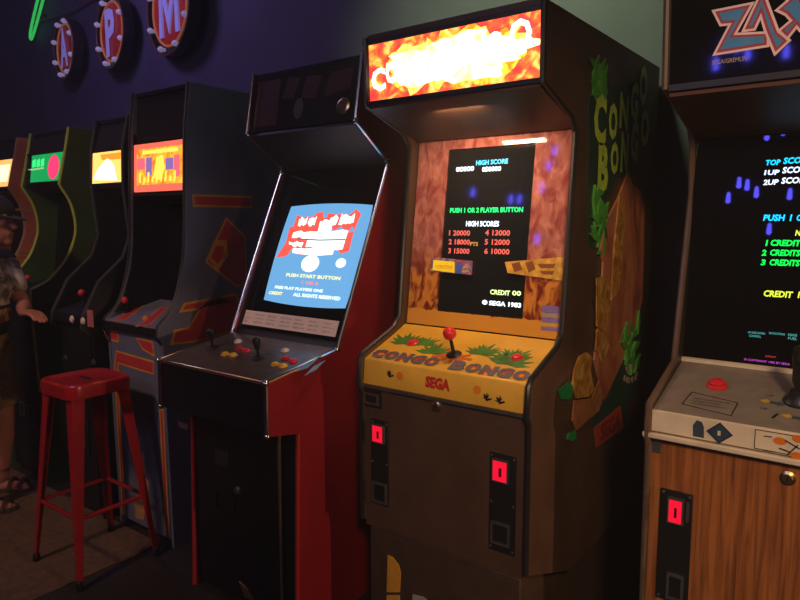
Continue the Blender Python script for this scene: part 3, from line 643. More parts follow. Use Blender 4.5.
    k.mat(3).text_px(G, 'CREDIT', 763, 297, 792, 297.5, 6.5, **B_).text_px(G, '1', 797.5, 298, 799, 298, 6.5, **B_)
    Bs = dict(h=.0002, thick=.0006, bold=.01)
    k.mat(4).text_px(G, 'UP AND DOWN', 748, 333.5, 765, 334.5, 2.2, **Bs).text_px(G, 'CONTROL', 749, 337, 761, 337.5, 2.2, **Bs).text_px(G, 'SHOOTING', 769, 334.5, 785, 335, 2.2, **Bs).text_px(G, 'RANGE', 788, 336, 797, 336.5, 2.5, **Bs).text_px(G, 'FUEL', 788, 339.5, 797, 340, 2.5, **Bs)
    k.mat(6).text_px(G, 'COPYRIGHT', 765, 357.5, 776, 357.5, 1.8, **Bs)
    k.mat(5).text_px(G, '\u00a9 COPYRIGHT 1982 BY SEGA', 744, 361.5, 790, 364, 2.2, **Bs)
    objs('screen_text', k, cols, sc, smooth=False)
    # control panel
    C1 = (1.702, .925); C2 = (1.985, 1.005)
    grey = mat('grey_panel', (0.23, 0.19, 0.155), .4, var=.12, scale=30); cream = mat('cream_panel', (0.78, 0.67, 0.48), .45, var=.08)
    k = MB().prism([C1, C2, (1.985, .985), (1.72, .90)], a, b); cp = obj('control_panel', k, grey, t, bev=.002)
    obj('back_ledge', MB().prism([(1.975, 1.003), (1.99, 1.006), (1.99, 1.016), (1.975, 1.013)], a, b), cream, cp)
    F = Plane((X0, 1.696, 0), (1, 0, 0), (0, 0, 1))
    fs = obj('front_strip', MB().prism([(1.696, .868), (1.715, .868), (1.715, .924), (1.696, .924)], a, b), cream, t, bev=.002, label='cream printed strip below the control panel')
    obj('chin_rail', MB().prism([(1.688, .850), (1.72, .850), (1.72, .864), (1.688, .864)], X0-.002, X1+.002), mat('cream_rail', (.72, .62, .46), .4), t, bev=.003)
    P = face_plane(X0, *C1, *C2)
    a_, b_ = P.px(717, 386); k = MB().lathe(P.pt(a_, b_, 0), P.n, [(.026, 0), (.026, .004), (.022, .007), (.019, .007), (.019, .014), (.013, .018), (0, .019)], 24)
    obj('button', k, M_red, cp, label='wide red start button')
    q = P.pxs([(692, 392), (738, 403), (731, 416), (682, 404)]); k = MB()
    for i in range(4): k.poly(P, stroke([q[i], q[(i+1) % 4]], .0025), .0003, .0008)
    cx_ = sum(p[0] for p in q)/4; cy_ = sum(p[1] for p in q)/4
    for i, s_ in enumerate(['INSERT COIN AND PUSH BUTTON', 'TO START THE GAME', 'EXTRA FIGHTERS AT']): k.text(P, s_, cx_-.042, cy_+.010-.013*i, .085-.02*(i % 2), .006)
    obj('instruction_lettering', k, M_blackplastic, cp)
    k = MB()
    for x, y in [(768, 402), (790, 417)]:
        a_, b_ = P.px(x, y)
        k.part().mat(0).poly(P, [(a_-.020, b_+.002), (a_-.002, b_+.014), (a_-.002, b_+.007), (a_+.008, b_+.007), (a_+.008, b_-.003), (a_-.002, b_-.003), (a_-.002, b_-.010)], .0003, .0009)
        k.mat(1).poly(P, [(a_+.004, b_+.006), (a_+.022, b_+.003), (a_+.022, b_+.009), (a_+.04, b_-.002), (a_+.022, b_-.014), (a_+.022, b_-.007), (a_+.004, b_-.006)], .0009, .0015)
    for x, y in [(770, 396), (764, 409)]:
        a_, b_ = P.px(x, y); k.part().mat(2).text(P, 'UP', a_-.008, b_-.004, .016, .009)
    a_, b_ = P.px(775, 416); k.part().mat(2).poly(P, stroke([(a_-.004, b_-.012), (a_+.004, b_+.012)], .006), .0003, .0009)
    objs('arrow_print', k, [mat('arrow_gold', (.65, .40, .06), .4), mat('arrow_blue', (0.05, .08, .13), .4), M_blackplastic], cp)
    a_, b_ = P.px(799, 402); o_ = P.pt(a_, b_, 0); k = MB().lathe(o_, P.n, [(.035, 0), (.035, .006), (.026, .014), (.02, .03), (.012, .034), (.012, .05)], 20)
    k.lathe(o_+P.n*.045, P.n+V((0, .0, .0)), [(.013, 0), (.017, .012), (.016, .05), (.019, .075), (.017, .10), (.006, .108), (0, .108)], 18)
    k.box(o_+P.n*.125+V((0, -.016, 0)), (.012, .02, .02))
    obj('joystick', k, M_blackplastic, cp, label='black flight stick')
    k = MB()
    q = F.pxs([(693, 436), (693, 425), (697, 420), (702, 422), (704, 427), (704, 438)]); k.poly(F, q, .0003, .001)
    a_, b_ = F.px(719.5, 433); k.part().mat(1).poly(F, [(a_-.030, b_), (a_, b_+.027), (a_+.030, b_), (a_, b_-.027)], .0003, .0012)
    k.mat(0).poly(F, [(a_-.023, b_), (a_, b_+.021), (a_+.023, b_), (a_, b_-.021)], .0013, .0018)
    k.mat(2).text(F, '1', a_-.004, b_-.006, .007, .012, h=.0020)
    k.part(); x0_, y0_ = F.px(755, 437); x1_ = Wd-T-.01
    for q in ([(x0_, .872), (x0_, .918)], [(x0_, .918), (x1_, .918)], [(x0_, .872), (x1_, .872)]): k.mat(3).poly(F, stroke(q, .0018), .0003, .0008)
    for x, y in [(780, 441), (797, 456), (799, 439)]:
        a_, b_ = F.px(x, y); k.mat(4).poly(F, disc((a_, b_), .014, 18, .009), .0003, .001)
    for p0, p1 in [((785, 440), (800, 449)), ((787, 455), (798, 445)), ((779, 448), (790, 452))]:
        k.mat(3).poly(F, stroke(F.pxs([p0, p1]), .003), .001, .0015)
    for p0, p1 in [((764, 436), (772, 437)), ((763, 450), (775, 452))]: k.mat(3).poly(F, stroke(F.pxs([p0, p1]), .0025), .0003, .0008)
    objs('strip_print', k, [mat('print_slate', (.045, .07, .10), .4), mat('print_navy', (.02, .04, .09), .4), M_white, M_blackplastic, mat('print_orange_z', (.75, .2, .02), .4)], fs)
    # wood front
    Wp = Plane((X0, 1.715, 0), (1, 0, 0), (0, 0, 1))
    fp = obj('front_panel', MB().prism([(1.715, .05), (1.735, .05), (1.735, .85), (1.715, .85)], a, b), wd, t, label='wood grain front panel')
    obj('kick_plate', MB().prism([(1.75, 0), (1.77, 0), (1.77, .05), (1.75, .05)], a, b), M_black, t)
    q = Wp.px(653, 444); obj('corner_bracket', MB().poly(Wp, [(T, q[1]-.02), (T+.022, q[1]-.02), (T+.022, q[1]+.025), (T, q[1]+.025)], 0, .003), M_steel, fp)
    a_, b_ = Wp.px(788, 478); lock(fp, Wp, a_, b_)
    p = Wp.pxs([(661, 487), (694, 493), (661, 597), (694, 603)]); q = (p[0][0], p[2][1], p[1][0], p[0][1])
    dr = obj('coin_plate', MB().poly(Wp, [(q[0], q[1]), (q[2], q[1]), (q[2], q[3]), (q[0], q[3])], 0, .006), M_black, t, bev=.0015)
    Q = Plane(Wp.pt(0, 0, .006), Wp.u, Wp.v); s_ = Q.pxs([(669, 520), (683, 501)]); coin_slot(dr, Q, s_[0][0], s_[0][1], s_[1][0], s_[1][1])
    s_ = Q.pxs([(666, 597), (684, 577)]); coin_return(dr, Q, s_[0][0], s_[0][1], s_[1][0], s_[1][1])
    screws(dr, Q, [(q[0]+.008, q[3]-.008), (q[2]-.008, q[3]-.008), (q[0]+.008, q[1]+.008), (q[2]-.008, q[1]+.008)], .004)
    q2 = Q.pxs([(687, 502), (688.5, 522)]); obj('guide_bar', MB().poly(Q, [(q2[0][0], q2[1][1]), (q2[1][0], q2[1][1]), (q2[1][0], q2[0][1]), (q2[0][0], q2[0][1])], 0, .006), M_steel, dr)
zax()

# ============================================================ black cabinet with red sides and a blue screen
def black_cab():
    X0, X1 = -2.091, -1.505; xc = (X0+X1)/2; YB = 2.45; Wd = X1-X0
    t = thing('arcade_cabinet', 'black arcade cabinet with dark red sides, chrome edges and a bright light blue screen', 'arcade machine', (xc, 1.33, 0), 'arcade machines in the row')
    redm = mat('dark_red_side', (0.26, 0.010, 0.014), .38, var=.12, scale=5)
    prof = [(1.803, 1.99), (1.760, 1.753), (1.934, 1.632), (1.938, 1.610), (1.650, .962), (1.322, .910), (1.322, .740), (1.455, .715), (1.435, .10), (1.43, 0), (YB, 0), (YB, 1.99)]
    a, b = X0+T, X1-T
    for xa, xb in ((X0, X0+T), (X1-T, X1)):
        p = obj('side_panel', MB().prism(prof, xa, xb), redm, t, bev=.0015)
        k = MB().tube([((xa+xb)/2, y, z) for y, z in prof[:7]], .0085, 8); k2 = MB().tube([((xa+xb)/2, y, z) for y, z in prof[7:10]], .0085, 8)
        obj('edge_trim', k, M_chrome, p, label='chrome edge trim'); obj('edge_trim', k2, mat('red_trim', (0.4, 0.02, 0.02), .4), p, label='red edge trim')
        k = MB()
        for y, z in prof[1:7]: k.part().ball(((xa+xb)/2, y, z), .0115, 10)
        objs('trim_corner', k, M_chrome, p)
    inn = [(1.813, 1.985), (1.772, 1.757), (1.946, 1.634), (1.948, 1.610), (1.662, .966), (1.70, .95), (2.2, .95), (2.2, 1.985)]
    for xa in (a, b-.003): obj('inner_liner', MB().prism(inn, xa, xa+.003), M_black, t)
    obj('top_panel', MB().prism([(1.81, 1.97), (YB, 1.97), (YB, 1.985), (1.81, 1.985)], a, b), M_black, t)
    obj('back_panel', MB().prism([(YB-.02, 0), (YB, 0), (YB, 1.97), (YB-.02, 1.97)], a, b), M_black, t)
    P = face_plane(X0, 1.772, 1.758, 1.812, 1.975)
    mq = obj('marquee', MB().poly(P, [(T, 0), (Wd-T, 0), (Wd-T, .218), (T, .218)], -.01, 0), mat('unlit_marquee', (0.035, 0.03, 0.03), .15, var=.2), t, label='unlit dark marquee panel')
    k = MB()
    k.poly(P, [(.03, .02), (.16, .02), (.16, .20), (.03, .20)], .0003, .0008)
    k.mat(1)
    for q in ([(.18, .12), (.24, .11), (.27, .19), (.20, .20)], [(.28, .11), (.36, .10), (.38, .185), (.30, .19)], [(.40, .10), (.53, .12), (.53, .19), (.42, .19)]): k.poly(P, q, .0003, .0008)
    k.mat(2).poly(P, disc((.275, .07), .026, 20, .04), .0009, .0014)
    obj('marquee_print', k, [mat('mq_brown', (.11, .05, .045), .3), mat('mq_dull_red', (.10, .035, .03), .3), mat('mq_grey', (.12, .12, .10), .3)], mq)
    k = MB(); k.lathe(P.pt(.505, .055, 0), P.n, [(.03, 0), (.03, .006), (.022, .009), (.018, .004), (0, .004)], 24)
    obj('lamp_glint', k, M_brass, mq, label='brass disc in place of a lamp reflection')  # disc imitating a lamp reflected in the marquee
    obj('speaker_panel', MB().prism(slab(1.772, 1.752, 1.965, 1.622, .012), a, b), mat('dark_brown_board', (.022, .018, .016), .5), t)
    # sunk glass, screen
    off = .045
    G0 = (1.65+off*.9, .985); G1 = (1.938+off*.75, 1.632)
    G = face_plane(X0, *G0, *G1); gh = math.hypot(G1[0]-G0[0], G1[1]-G0[1])
    bz = obj('bezel_glass', MB().poly(G, [(T, 0), (Wd-T, 0), (Wd-T, gh), (T, gh)], -.01, 0), mat('smoked_glass', (0.006, 0.006, 0.008), .08, var=.03), t)
    c4 = G.pxs([(292, 205), (374, 207), (344, 308), (264, 300)])
    x0 = (c4[0][0]+c4[3][0])/2; x1 = (c4[1][0]+c4[2][0])/2; y0 = (c4[2][1]+c4[3][1])/2; y1 = (c4[0][1]+c4[1][1])/2
    def bow(x0, y0, x1, y1, s):
        r_ = []
        for (pa, pb, n_) in (((x0, y0), (x1, y0), (0, -1)), ((x1, y0), (x1, y1), (1, 0)), ((x1, y1), (x0, y1), (0, 1)), ((x0, y1), (x0, y0), (-1, 0))):
            for i in range(8):
                u_ = i/8; bb = s*4*u_*(1-u_); r_.append((pa[0]+(pb[0]-pa[0])*u_+n_[0]*bb, pa[1]+(pb[1]-pa[1])*u_+n_[1]*bb))
        return r_
    sc = obj('screen', MB().poly(G, bow(x0, y0, x1, y1, .010), .0004, .0012), glow('screen_blue', (0.15, 0.41, 0.74), 0.95), t, label='bright light blue lit screen')
    k = MB(); H0 = .0016
    # jagged red and white title block, one row above another
    def jag(x0_, y0_, x1_, y1_, n_, am):
        up = []; dn = []
        for i in range(n_+1):
            x = x0_+(x1_-x0_)*i/n_; up.append((x+random.uniform(-am, am)*.6, y1_+random.uniform(-am, am)*1.2)); dn.append((x+random.uniform(-am, am)*.6, y0_+random.uniform(-am, am)*1.2))
        return dn+up[::-1]
    sw, sh = x1-x0, y1-y0
    X = lambda f_: x0+sw*f_
    Y_ = lambda f_: y0+sh*f_
    k.mat(0).poly(G, jag(X(.10), Y_(.74), X(.52), Y_(.90), 9, .012), H0, H0+.0006)
    k.poly(G, jag(X(.50), Y_(.76), X(.88), Y_(.93), 8, .012), H0, H0+.0006)
    k.poly(G, jag(X(.06), Y_(.52), X(.86), Y_(.76), 12, .014), H0, H0+.0006)
    k.poly(G, [(X(.0), Y_(.44)), (X(.12), Y_(.72)), (X(.24), Y_(.70)), (X(.14), Y_(.47))], H0, H0+.0006)
    H0 += .0008
    k.mat(1)
    for f0, f1, g0, g1 in [(.16, .26, .79, .87), (.29, .38, .80, .88), (.55, .64, .80, .89), (.67, .83, .81, .90), (.14, .40, .66, .73), (.34, .80, .56, .74), (.20, .70, .50, .56), (.44, .60, .72, .84), (.12, .3, .57, .62)]:
        k.poly(G, jag(X(f0), Y_(g0), X(f1), Y_(g1), 6, .006), H0, H0+.0006); H0 += .0001
    k.poly(G, disc((X(.46), Y_(.40)), sw*.105, 24, sh*.085), H0, H0+.0006)
    k.poly(G, disc((X(.82), Y_(.42)), sw*.055, 18, sh*.045), H0, H0+.0006)
    H0 += .0004
    k.mat(2).poly(G, stroke([(X(.2), Y_(.645)), (X(.5), Y_(.64)), (X(.8), Y_(.65))], .006), H0, H0+.0005)
    obj('title_graphic', k, [glow('scr_red', (1.0, .10, .07), 1.1), glow('scr_white', (1.0, .95, .9), 1.8), glow('scr_teal', (.1, .3, .4), .6)], sc)
    k = MB(); Bk = dict(h=.0016, thick=.0006, bold=.03)
    k.part().mat(0).text(G, 'PUSH START BUTTON', X(.20), Y_(.255), sw*.66, .014, **Bk)
    k.part().mat(1).text(G, '1 OR 2', X(.42), Y_(.19), sw*.2, .013, **Bk)
    k.part().mat(2).text(G, 'FREE PLAY PLAYERS ONE', X(.10), Y_(.125), sw*.6, .012, **Bk)
    k.part().mat(2).text(G, 'ALL RIGHTS RESERVED', X(.36), Y_(.065), sw*.56, .014, **Bk)
    k.part().mat(0).text(G, 'CREDIT', X(.04), Y_(.062), sw*.18, .013, **Bk)
    objs('screen_text', k, [glow('scr_yellow', (1.0, .9, .35), 1.2), glow('scr_pink', (1.0, .25, .3), 1.0), glow('scr_pale', (.8, .95, 1.0), 1.4)], sc, smooth=False)
    # instruction card below the screen
    q = G.pxs([(243, 307), (338, 324), (335, 341), (240, 327)])
    cx0 = (q[0][0]+q[3][0])/2; cx1 = (q[1][0]+q[2][0])/2; cy0 = (q[2][1]+q[3][1])/2; cy1 = (q[0][1]+q[1][1])/2
    cy0 = max(cy0, .012)
    k = MB().poly(G, [(cx0, cy0), (cx1, cy0), (cx1, cy1), (cx0, cy1)], .0003, .0015); n_ = 7
    k.mat(1)
    for i in range(n_):
        xa = cx0+(cx1-cx0)*(i+.06)/n_; wd_ = (cx1-cx0)/n_*.86
        for j in range(3): k.text(G, random.choice(['MOVE AND HIT', 'PUSH BUTTON', 'JUMP AND KICK', 'INSERT COIN']), xa, cy0+(cy1-cy0)*(.18+.26*j), wd_*random.uniform(.6, 1), .006, h=.0018)
    obj('instruction_card', k, [mat('card_pink', (.42, .27, .22), .5, emit=(.5, .3, .25), es=.30), mat('card_ink', (.12, .06, .05), .5)], t, label='pale pink instruction strip under the screen')  # glow put into the card colour, the card is no lamp
    # control panel
    C1 = (1.325, .912); C2 = (1.645, .966)
    metal = mat('dark_metal_panel', (0.15, 0.12, 0.095), .33, .6, var=.25, scale=25)
    cp = obj('control_panel', MB().prism([(1.328, .745), (1.328, .905), C1, C2, (1.70, .985), (1.70, .96), (1.62, .94), (1.345, .885), (1.345, .745)], a, b), M_black, t, bev=.001)
    P = face_plane(X0, *C1, *C2); dp = math.hypot(.32, .054)
    obj('panel_plate', MB().poly(P, [(T, .004), (Wd-T, .004), (Wd-T, dp), (T, dp)], .0, .002), metal, cp, label='scuffed dark metal panel plate')
    P = Plane(P.pt(0, 0, .002), P.u, P.v)
    obj('front_edge_trim', MB().tube([(X0, 1.322, .910), (X1, 1.322, .910)], .006, 8), M_chrome, cp)
    for x, y in [(213, 348), (259, 358)]:
        a_, b_ = P.px(x, y); joystick(cp, P, a_, b_, .075, [M_blackplastic, M_blackplastic], bat=True)
    for x, y, m_ in [(238, 342, M_white), (239, 349, M_red), (246, 351, M_red), (225, 354.5, M_yellow), (233, 355.5, M_yellow), (285, 351, M_white), (285, 359, M_red), (293, 361.5, M_red), (275, 365, M_yellow), (283, 366.5, M_yellow)]:
        a_, b_ = P.px(x, y); button(cp, P, a_, b_, m_, .0155)
    k = MB()
    for pts in ([(295, 372), (306, 362), (318, 359), (308, 368)], [(300, 366), (312, 357), (322, 356), (312, 362)], [(304, 376), (314, 366), (326, 360), (316, 370)]): k.poly(P, P.pxs(pts), .0003, .0007)
    obj('swirl_print', k, mat('print_teal', (.10, .25, .30), .4), cp)
    # front
    obj('panel_underside', MB().prism([(1.33, .735), (1.46, .712), (1.46, .727), (1.33, .75)], a, b), M_black, t)
    obj('front_panel', MB().prism([(1.452, .02), (1.47, .02), (1.475, .72), (1.457, .72)], a, b), M_black, t)
    D = Plane((X0, 1.450, 0), (1, 0, 0), (0, 0, 1))
    dr = obj('door', MB().poly(D, [(.05, .04), (Wd-.08, .04), (Wd-.08, .70), (.05, .70)], -.004, .010), mat('black_door', (.008, .008, .009), .35), t, bev=.002)
    D2 = Plane(D.pt(0, 0, .010), D.u, D.v)
    k = MB()
    for xx in (Wd-.085,): k.box(D2.pt(xx, .37, .0), (.008, .012, .68))
    obj('door_strip', k, mat('dull_strip', (.20, .13, .09), .4, .5), dr)
    a_, b_ = D2.px(238, 490); lock(dr, D2, a_, b_, M_steel, .011)
    p = D2.pxs([(178, 421), (188, 430)]); obj('label_plate', MB().poly(D2, [(p[0][0], p[1][1]), (p[1][0], p[1][1]), (p[1][0], p[0][1]), (p[0][0], p[0][1])], 0, .001), M_steel, dr)
    a_, b_ = D2.px(222, 458); coin = MB().poly(D2, [(a_-.035, b_-.03), (a_+.035, b_-.03), (a_+.035, b_+.03), (a_-.035, b_+.03)], 0, .004)
    obj('coin_plate', coin, mat('dull_plate', (.03, .025, .028), .4), dr, bev=.001)
    a_, b_ = D2.px(225, 500); coin_return(dr, D2, a_-.05, b_-.05, a_+.05, b_+.03, M_blackplastic)
    a_, b_ = D2.px(246, 592); k = MB().poly(D2, [(a_-.035, b_+.03), (a_-.005, b_+.02), (a_+.04, b_-.015), (a_-.005, b_-.02)], 0, .004); obj('badge', k, M_brass, dr)
black_cab()

# ============================================================ blue cabinet with red stripes
def blue_cab():
    X0, X1 = -2.815, -2.385; xc = (X0+X1)/2; YB = 2.45; Wd = X1-X0
    t = thing('arcade_cabinet', 'blue-grey arcade cabinet with red stripes and an orange lit marquee', 'arcade machine', (xc, 1.52, 0), 'arcade machines in the row')
    blue = mat('blue_grey_laminate', (0.13, 0.145, 0.21), .5, var=.12, scale=8)
    front = smooth_pts([(1.676, 1.538), (1.664, 1.316), (1.643, 1.195), (1.592, 1.045), (1.520, .975)], 5)
    prof = [(1.715, 1.985), (1.690, 1.805)]+front+[(1.512, .935), (1.535, .90), (1.545, 0), (YB, 0), (YB, 1.985)]
    sp = sides(t, X0, X1, prof, blue, M_blackplastic, prof[:-3], .008)
    a, b = X0+T, X1-T
    obj('top_panel', MB().prism([(1.72, 1.965), (YB, 1.965), (YB, 1.98), (1.72, 1.98)], a, b), M_black, t)
    obj('back_panel', MB().prism([(YB-.02, 0), (YB, 0), (YB, 1.97), (YB-.02, 1.97)], a, b), M_black, t)
    obj('header_panel', MB().prism([(1.715, 1.765), (1.73, 1.765), (1.745, 1.97), (1.73, 1.97)], a, b), M_black, t)
    P = face_plane(X0, 1.688, 1.540, 1.700, 1.755)
    rim = glow('marquee_salmon', (1.0, .16, .10), 1.0)
    mq = obj('marquee', MB().poly(P, [(T, 0), (Wd-T, 0), (Wd-T, .213), (T, .213)], -.012, 0), rim, t, bev=.003, label='orange and yellow lit marquee')
    k = MB(); sq = lambda x0, y0, x1, y1: [(x0, y0), (x1, y0), (x1, y1), (x0, y1)]
    k.mat(0).poly(P, sq(.045, .03, Wd-.035, .19), .0003, .0008)
    k.mat(1).poly(P, sq(.09, .165, .36, .182), .0009, .0014)
    k.mat(2).poly(P, sq(.12, .07, .165, .15), .0009, .0014).poly(P, sq(.27, .09, .325, .14), .0009, .0014)
    k.mat(1).poly(P, [(.175, .06), (.20, .15), (.25, .155), (.265, .10), (.235, .045)], .0009, .0014)
    k.mat(3).poly(P, sq(.05, .10, .11, .15), .0009, .0014).poly(P, sq(.33, .06, .37, .15), .0009, .0014)
    k.mat(1)
    for i in range(9): k.poly(P, stroke([(.07+i*.033, .04), (.075+i*.033, .085-.02*(i % 2))], .014), .0015, .002)
    obj('marquee_print', k, [art('mq_orange', [(.3, (1.0, .14, .02)), (.5, (1.0, .36, .03)), (.7, (1.0, .62, .06))], 22, 4, es=1.0), glow('mq_yellow', (1.0, .72, .10), 1.2), glow('mq_violet', (.28, .16, .5), .9), glow('mq_rose', (1.0, .16, .22), .9)], mq)
    # recessed monitor
    inn = [(1.70, 1.80), (1.684, 1.538), (1.673, 1.316), (1.655, 1.195), (1.605, 1.055), (1.56, 1.0), (2.2, 1.0), (2.2, 1.80)]
    for xa in (a, b-.003): obj('inner_liner', MB().prism(inn, xa, xa+.003), M_black, t)
    obj('speaker_panel', MB().prism(slab(1.69, 1.532, 1.86, 1.50, .012), a, b), M_black, t)
    obj('screen_glass', MB().prism(slab(1.80, 1.03, 1.87, 1.505, .01), a, b), M_gloss, t)
    cpl = mat('blue_grey_panel', (0.17, 0.17, 0.23), .4, var=.15)
    C1 = (1.515, .968); C2 = (1.80, 1.035); P = face_plane(X0, *C1, *C2)
    cp = obj('control_panel', MB().prism([C1, C2, (1.80, 1.01), (1.53, .945)], a, b), cpl, t, bev=.002)
    obj('panel_edge', MB().prism([(1.508, .935), (1.522, .935), (1.522, .966), (1.508, .966)], a-.001, b+.001), M_black, cp)
    rd = mat('stripe_red', (0.55, 0.045, 0.05), .4); yl = mat('stripe_gold', (0.70, 0.33, 0.03), .4)
    def band(P_, pts, parent, name, ins=.008, h=.0004):
        n = len(pts); k = MB(); k.mat(1).poly(P_, pts, h, h+.0006); c = V((sum(p[0] for p in pts)/n, sum(p[1] for p in pts)/n))
        ar = sum(pts[i][0]*pts[(i+1) % n][1]-pts[(i+1) % n][0]*pts[i][1] for i in range(n)); s_ = 1 if ar > 0 else -1; out = []
        for i in range(n):
            p = V(pts[i]); d0 = (p-V(pts[i-1])).normalized(); d1 = (V(pts[(i+1) % n])-p).normalized()
            m = (V((-d0.y, d0.x))+V((-d1.y, d1.x)))*s_; m = m.normalized(); out.append(tuple(p+m*ins/max(.4, m.dot(V((-d0.y, d0.x))*s_))))
        k.mat(0).poly(P_, out, h+.0007, h+.0012); return obj(name, k, [rd, yl], parent)
    for pts in ([(113, 321), (121, 316), (140, 303), (146, 304), (126, 320)], [(135, 327), (143, 322), (161, 307), (168, 308), (150, 325)]): band(P, P.pxs(pts), cp, 'stripe', .006)
    k = MB(); a_, b_ = P.px(128, 312); k.lathe(P.pt(a_, b_, 0), P.n, [(.02, 0), (.02, .003), (.012, .004), (0, .004)], 16); k.cyl(P.pt(a_, b_, 0), P.pt(a_, b_, .05), .005, n=8); k.mat(1).ball(P.pt(a_, b_, .058), .016, 14)
    obj('joystick', k, [M_blackplastic, M_red], cp); a_, b_ = P.px(146, 318); button(cp, P, a_, b_, mat('orange_plastic', (.75, .25, .02), .4), .016)
    # front
    F = Plane((X0, 1.540, 0), (1, 0, 0), (0, 0, 1))
    fp = obj('front_panel', MB().prism([(1.540, .04), (1.56, .04), (1.56, .935), (1.540, .935)], a, b), blue, t)
    obj('kick_plate', MB().prism([(1.57, 0), (1.59, 0), (1.59, .04), (1.57, .04)], a, b), M_black, t)
    for pts in ([(102, 327), (118, 331), (119, 343), (107, 339)], [(135, 337), (153, 341), (155, 357), (143, 350)],
                [(116, 350), (154, 361), (154, 375), (119, 364), (119, 372), (114, 370)]): band(F, F.pxs(pts), fp, 'stripe')
    q = F.px(116, 400)[0]; band(F, [(q, .05), (q+.03, .05), (q+.03, .66), (q, .66)], fp, 'stripe', .009)
    band(F, [(Wd-.055, .05), (Wd-.022, .05), (Wd-.022, .62), (Wd-.055, .62)], fp, 'stripe', .009)
    k = MB()
    for pts in ([(137, 468), (143, 452), (146, 470), (141, 486)], [(134, 500), (140, 488), (147, 500), (144, 520), (136, 518)], [(144, 476), (150, 482), (148, 492)]): k.poly(F, F.pxs(pts), .0004, .0012)
    obj('front_print', k, mat('print_tan', (.50, .28, .10), .4, var=.3, scale=30), fp)
    # side graphics
    R = Plane((X1, 0, 0), (0, 1, 0), (0, 0, 1)); s1 = sp[1]
    for pts in ([(192, 194), (252, 196), (252, 208), (193, 207)], [(184, 303), (236, 293), (240, 303), (179, 313)],
                [(226, 217), (246, 236), (247, 285), (236, 287), (222, 276), (205, 262)], [(170, 345), (174, 330), (188, 327), (203, 302), (216, 296), (240, 300), (236, 330), (200, 342)]): band(R, R.pxs(pts), s1, 'stripe', .010)
    k = MB(); k.poly(R, R.pxs([(207, 258), (214, 240), (226, 240), (228, 256), (218, 270)]), .0018, .0024)
    k.mat(1).poly(R, R.pxs([(211, 257), (216, 246), (223, 246), (224, 256), (217, 264)]), .0025, .003)
    obj('side_print', k, [yl, rd], s1)
blue_cab()

# ============================================================ three machines further along the row
def far_cab(label, X0, X1, prof, trim_m, side_m, marq, body_m, mq_y, mq_z, cp_pts, glass, trim_n, print_fn=None, YB=2.45, extra=None, inset=0.0):
    xc = (X0+X1)/2; Wd = X1-X0; a, b = X0+T, X1-T
    t = thing('arcade_cabinet', label, 'arcade machine', (xc, cp_pts[0][0], 0), 'arcade machines in the row')
    sp = sides(t, X0, X1, prof, side_m, trim_m, prof[:trim_n], .009)
    ztop = prof[0][1]
    obj('top_panel', MB().prism([(prof[0][0]+.01, ztop-.02), (YB, ztop-.02), (YB, ztop-.003), (prof[0][0]+.01, ztop-.003)], a, b), body_m, t)
    obj('back_panel', MB().prism([(YB-.02, 0), (YB, 0), (YB, ztop-.02), (YB-.02, ztop-.02)], a, b), body_m, t)
    P = face_plane(X0, mq_y[0], mq_z[0], mq_y[1], mq_z[1]); h = math.hypot(mq_y[1]-mq_y[0], mq_z[1]-mq_z[0])
    mq = obj('marquee', MB().poly(P, [(T+inset, 0), (Wd-T, 0), (Wd-T, h), (T+inset, h)], -.012, 0), marq, t, label='lit marquee')
    if inset: obj('marquee_surround', MB().poly(P, [(T, 0), (T+inset, 0), (T+inset, h), (T, h)], -.012, 0), body_m, t)
    if print_fn: print_fn(P, Wd, h, mq)
    fr = MB().poly(P, [(T, -.012), (Wd-T, -.012), (Wd-T, 0), (T, 0)], -.012, .004).poly(P, [(T, h), (Wd-T, h), (Wd-T, h+.012), (T, h+.012)], -.012, .004)
    obj('marquee_retainer', fr, body_m, t)
    obj('header_panel', MB().prism([(mq_y[1]+.005, mq_z[1]+.01), (mq_y[1]+.02, mq_z[1]+.01), (prof[0][0]+.03, ztop-.02), (prof[0][0]+.015, ztop-.02)], a, b), body_m, t)
    obj('speaker_panel', MB().prism(slab(mq_y[0]+.003, mq_z[0]-.012, glass[1][0], glass[1][1], .012), a, b), body_m, t)
    obj('screen_glass', MB().prism(slab(*glass[0], *glass[1], .01), a, b), M_gloss, t)
    (y0, z0), (y1, z1) = cp_pts
    cp = obj('control_panel', MB().prism([(y0, z0-.05), (y0, z0), (y1, z1), (y1, z1-.03), (y0+.02, z0-.05)], a, b), body_m, t, bev=.002)
    obj('front_panel', MB().prism([(y0+.025, .04), (y0+.045, .04), (y0+.045, z0-.04), (y0+.025, z0-.04)], a, b), body_m, t)
    obj('kick_plate', MB().prism([(y0+.05, 0), (y0+.07, 0), (y0+.07, .04), (y0+.05, .04)], a, b), M_black, t)
    C = face_plane(X0, y0, z0, y1, z1)
    joystick(cp, C, Wd*.42, .10, .06, [M_blackplastic, M_red], .017)
    Fp = Plane((X0, y0+.025, 0), (1, 0, 0), (0, 0, 1))
    d = obj('coin_door', MB().poly(Fp, [(Wd*.25, .30), (Wd*.75, .30), (Wd*.75, .60), (Wd*.25, .60)], 0, .006), M_blackplastic, t, bev=.002)
    Q = Plane(Fp.pt(0, 0, .006), Fp.u, Fp.v); coin_return(d, Q, Wd*.33, .34, Wd*.44, .42); coin_return(d, Q, Wd*.56, .34, Wd*.67, .42)
    if extra: extra(t, cp, C, Fp, Wd)
    return t, sp
dkgreen = mat('dark_green_side', (0.05, 0.10, 0.018), .5, var=.25, scale=6)
gtrim = mat('yellow_green_trim', (0.50, 0.58, 0.08), .4)
gcurve = smooth_pts([(1.697, 1.602), (1.745, 1.52), (1.766, 1.441), (1.770, 1.37), (1.757, 1.308), (1.708, 1.203), (1.613, 1.103), (1.521, 1.059)], 4)
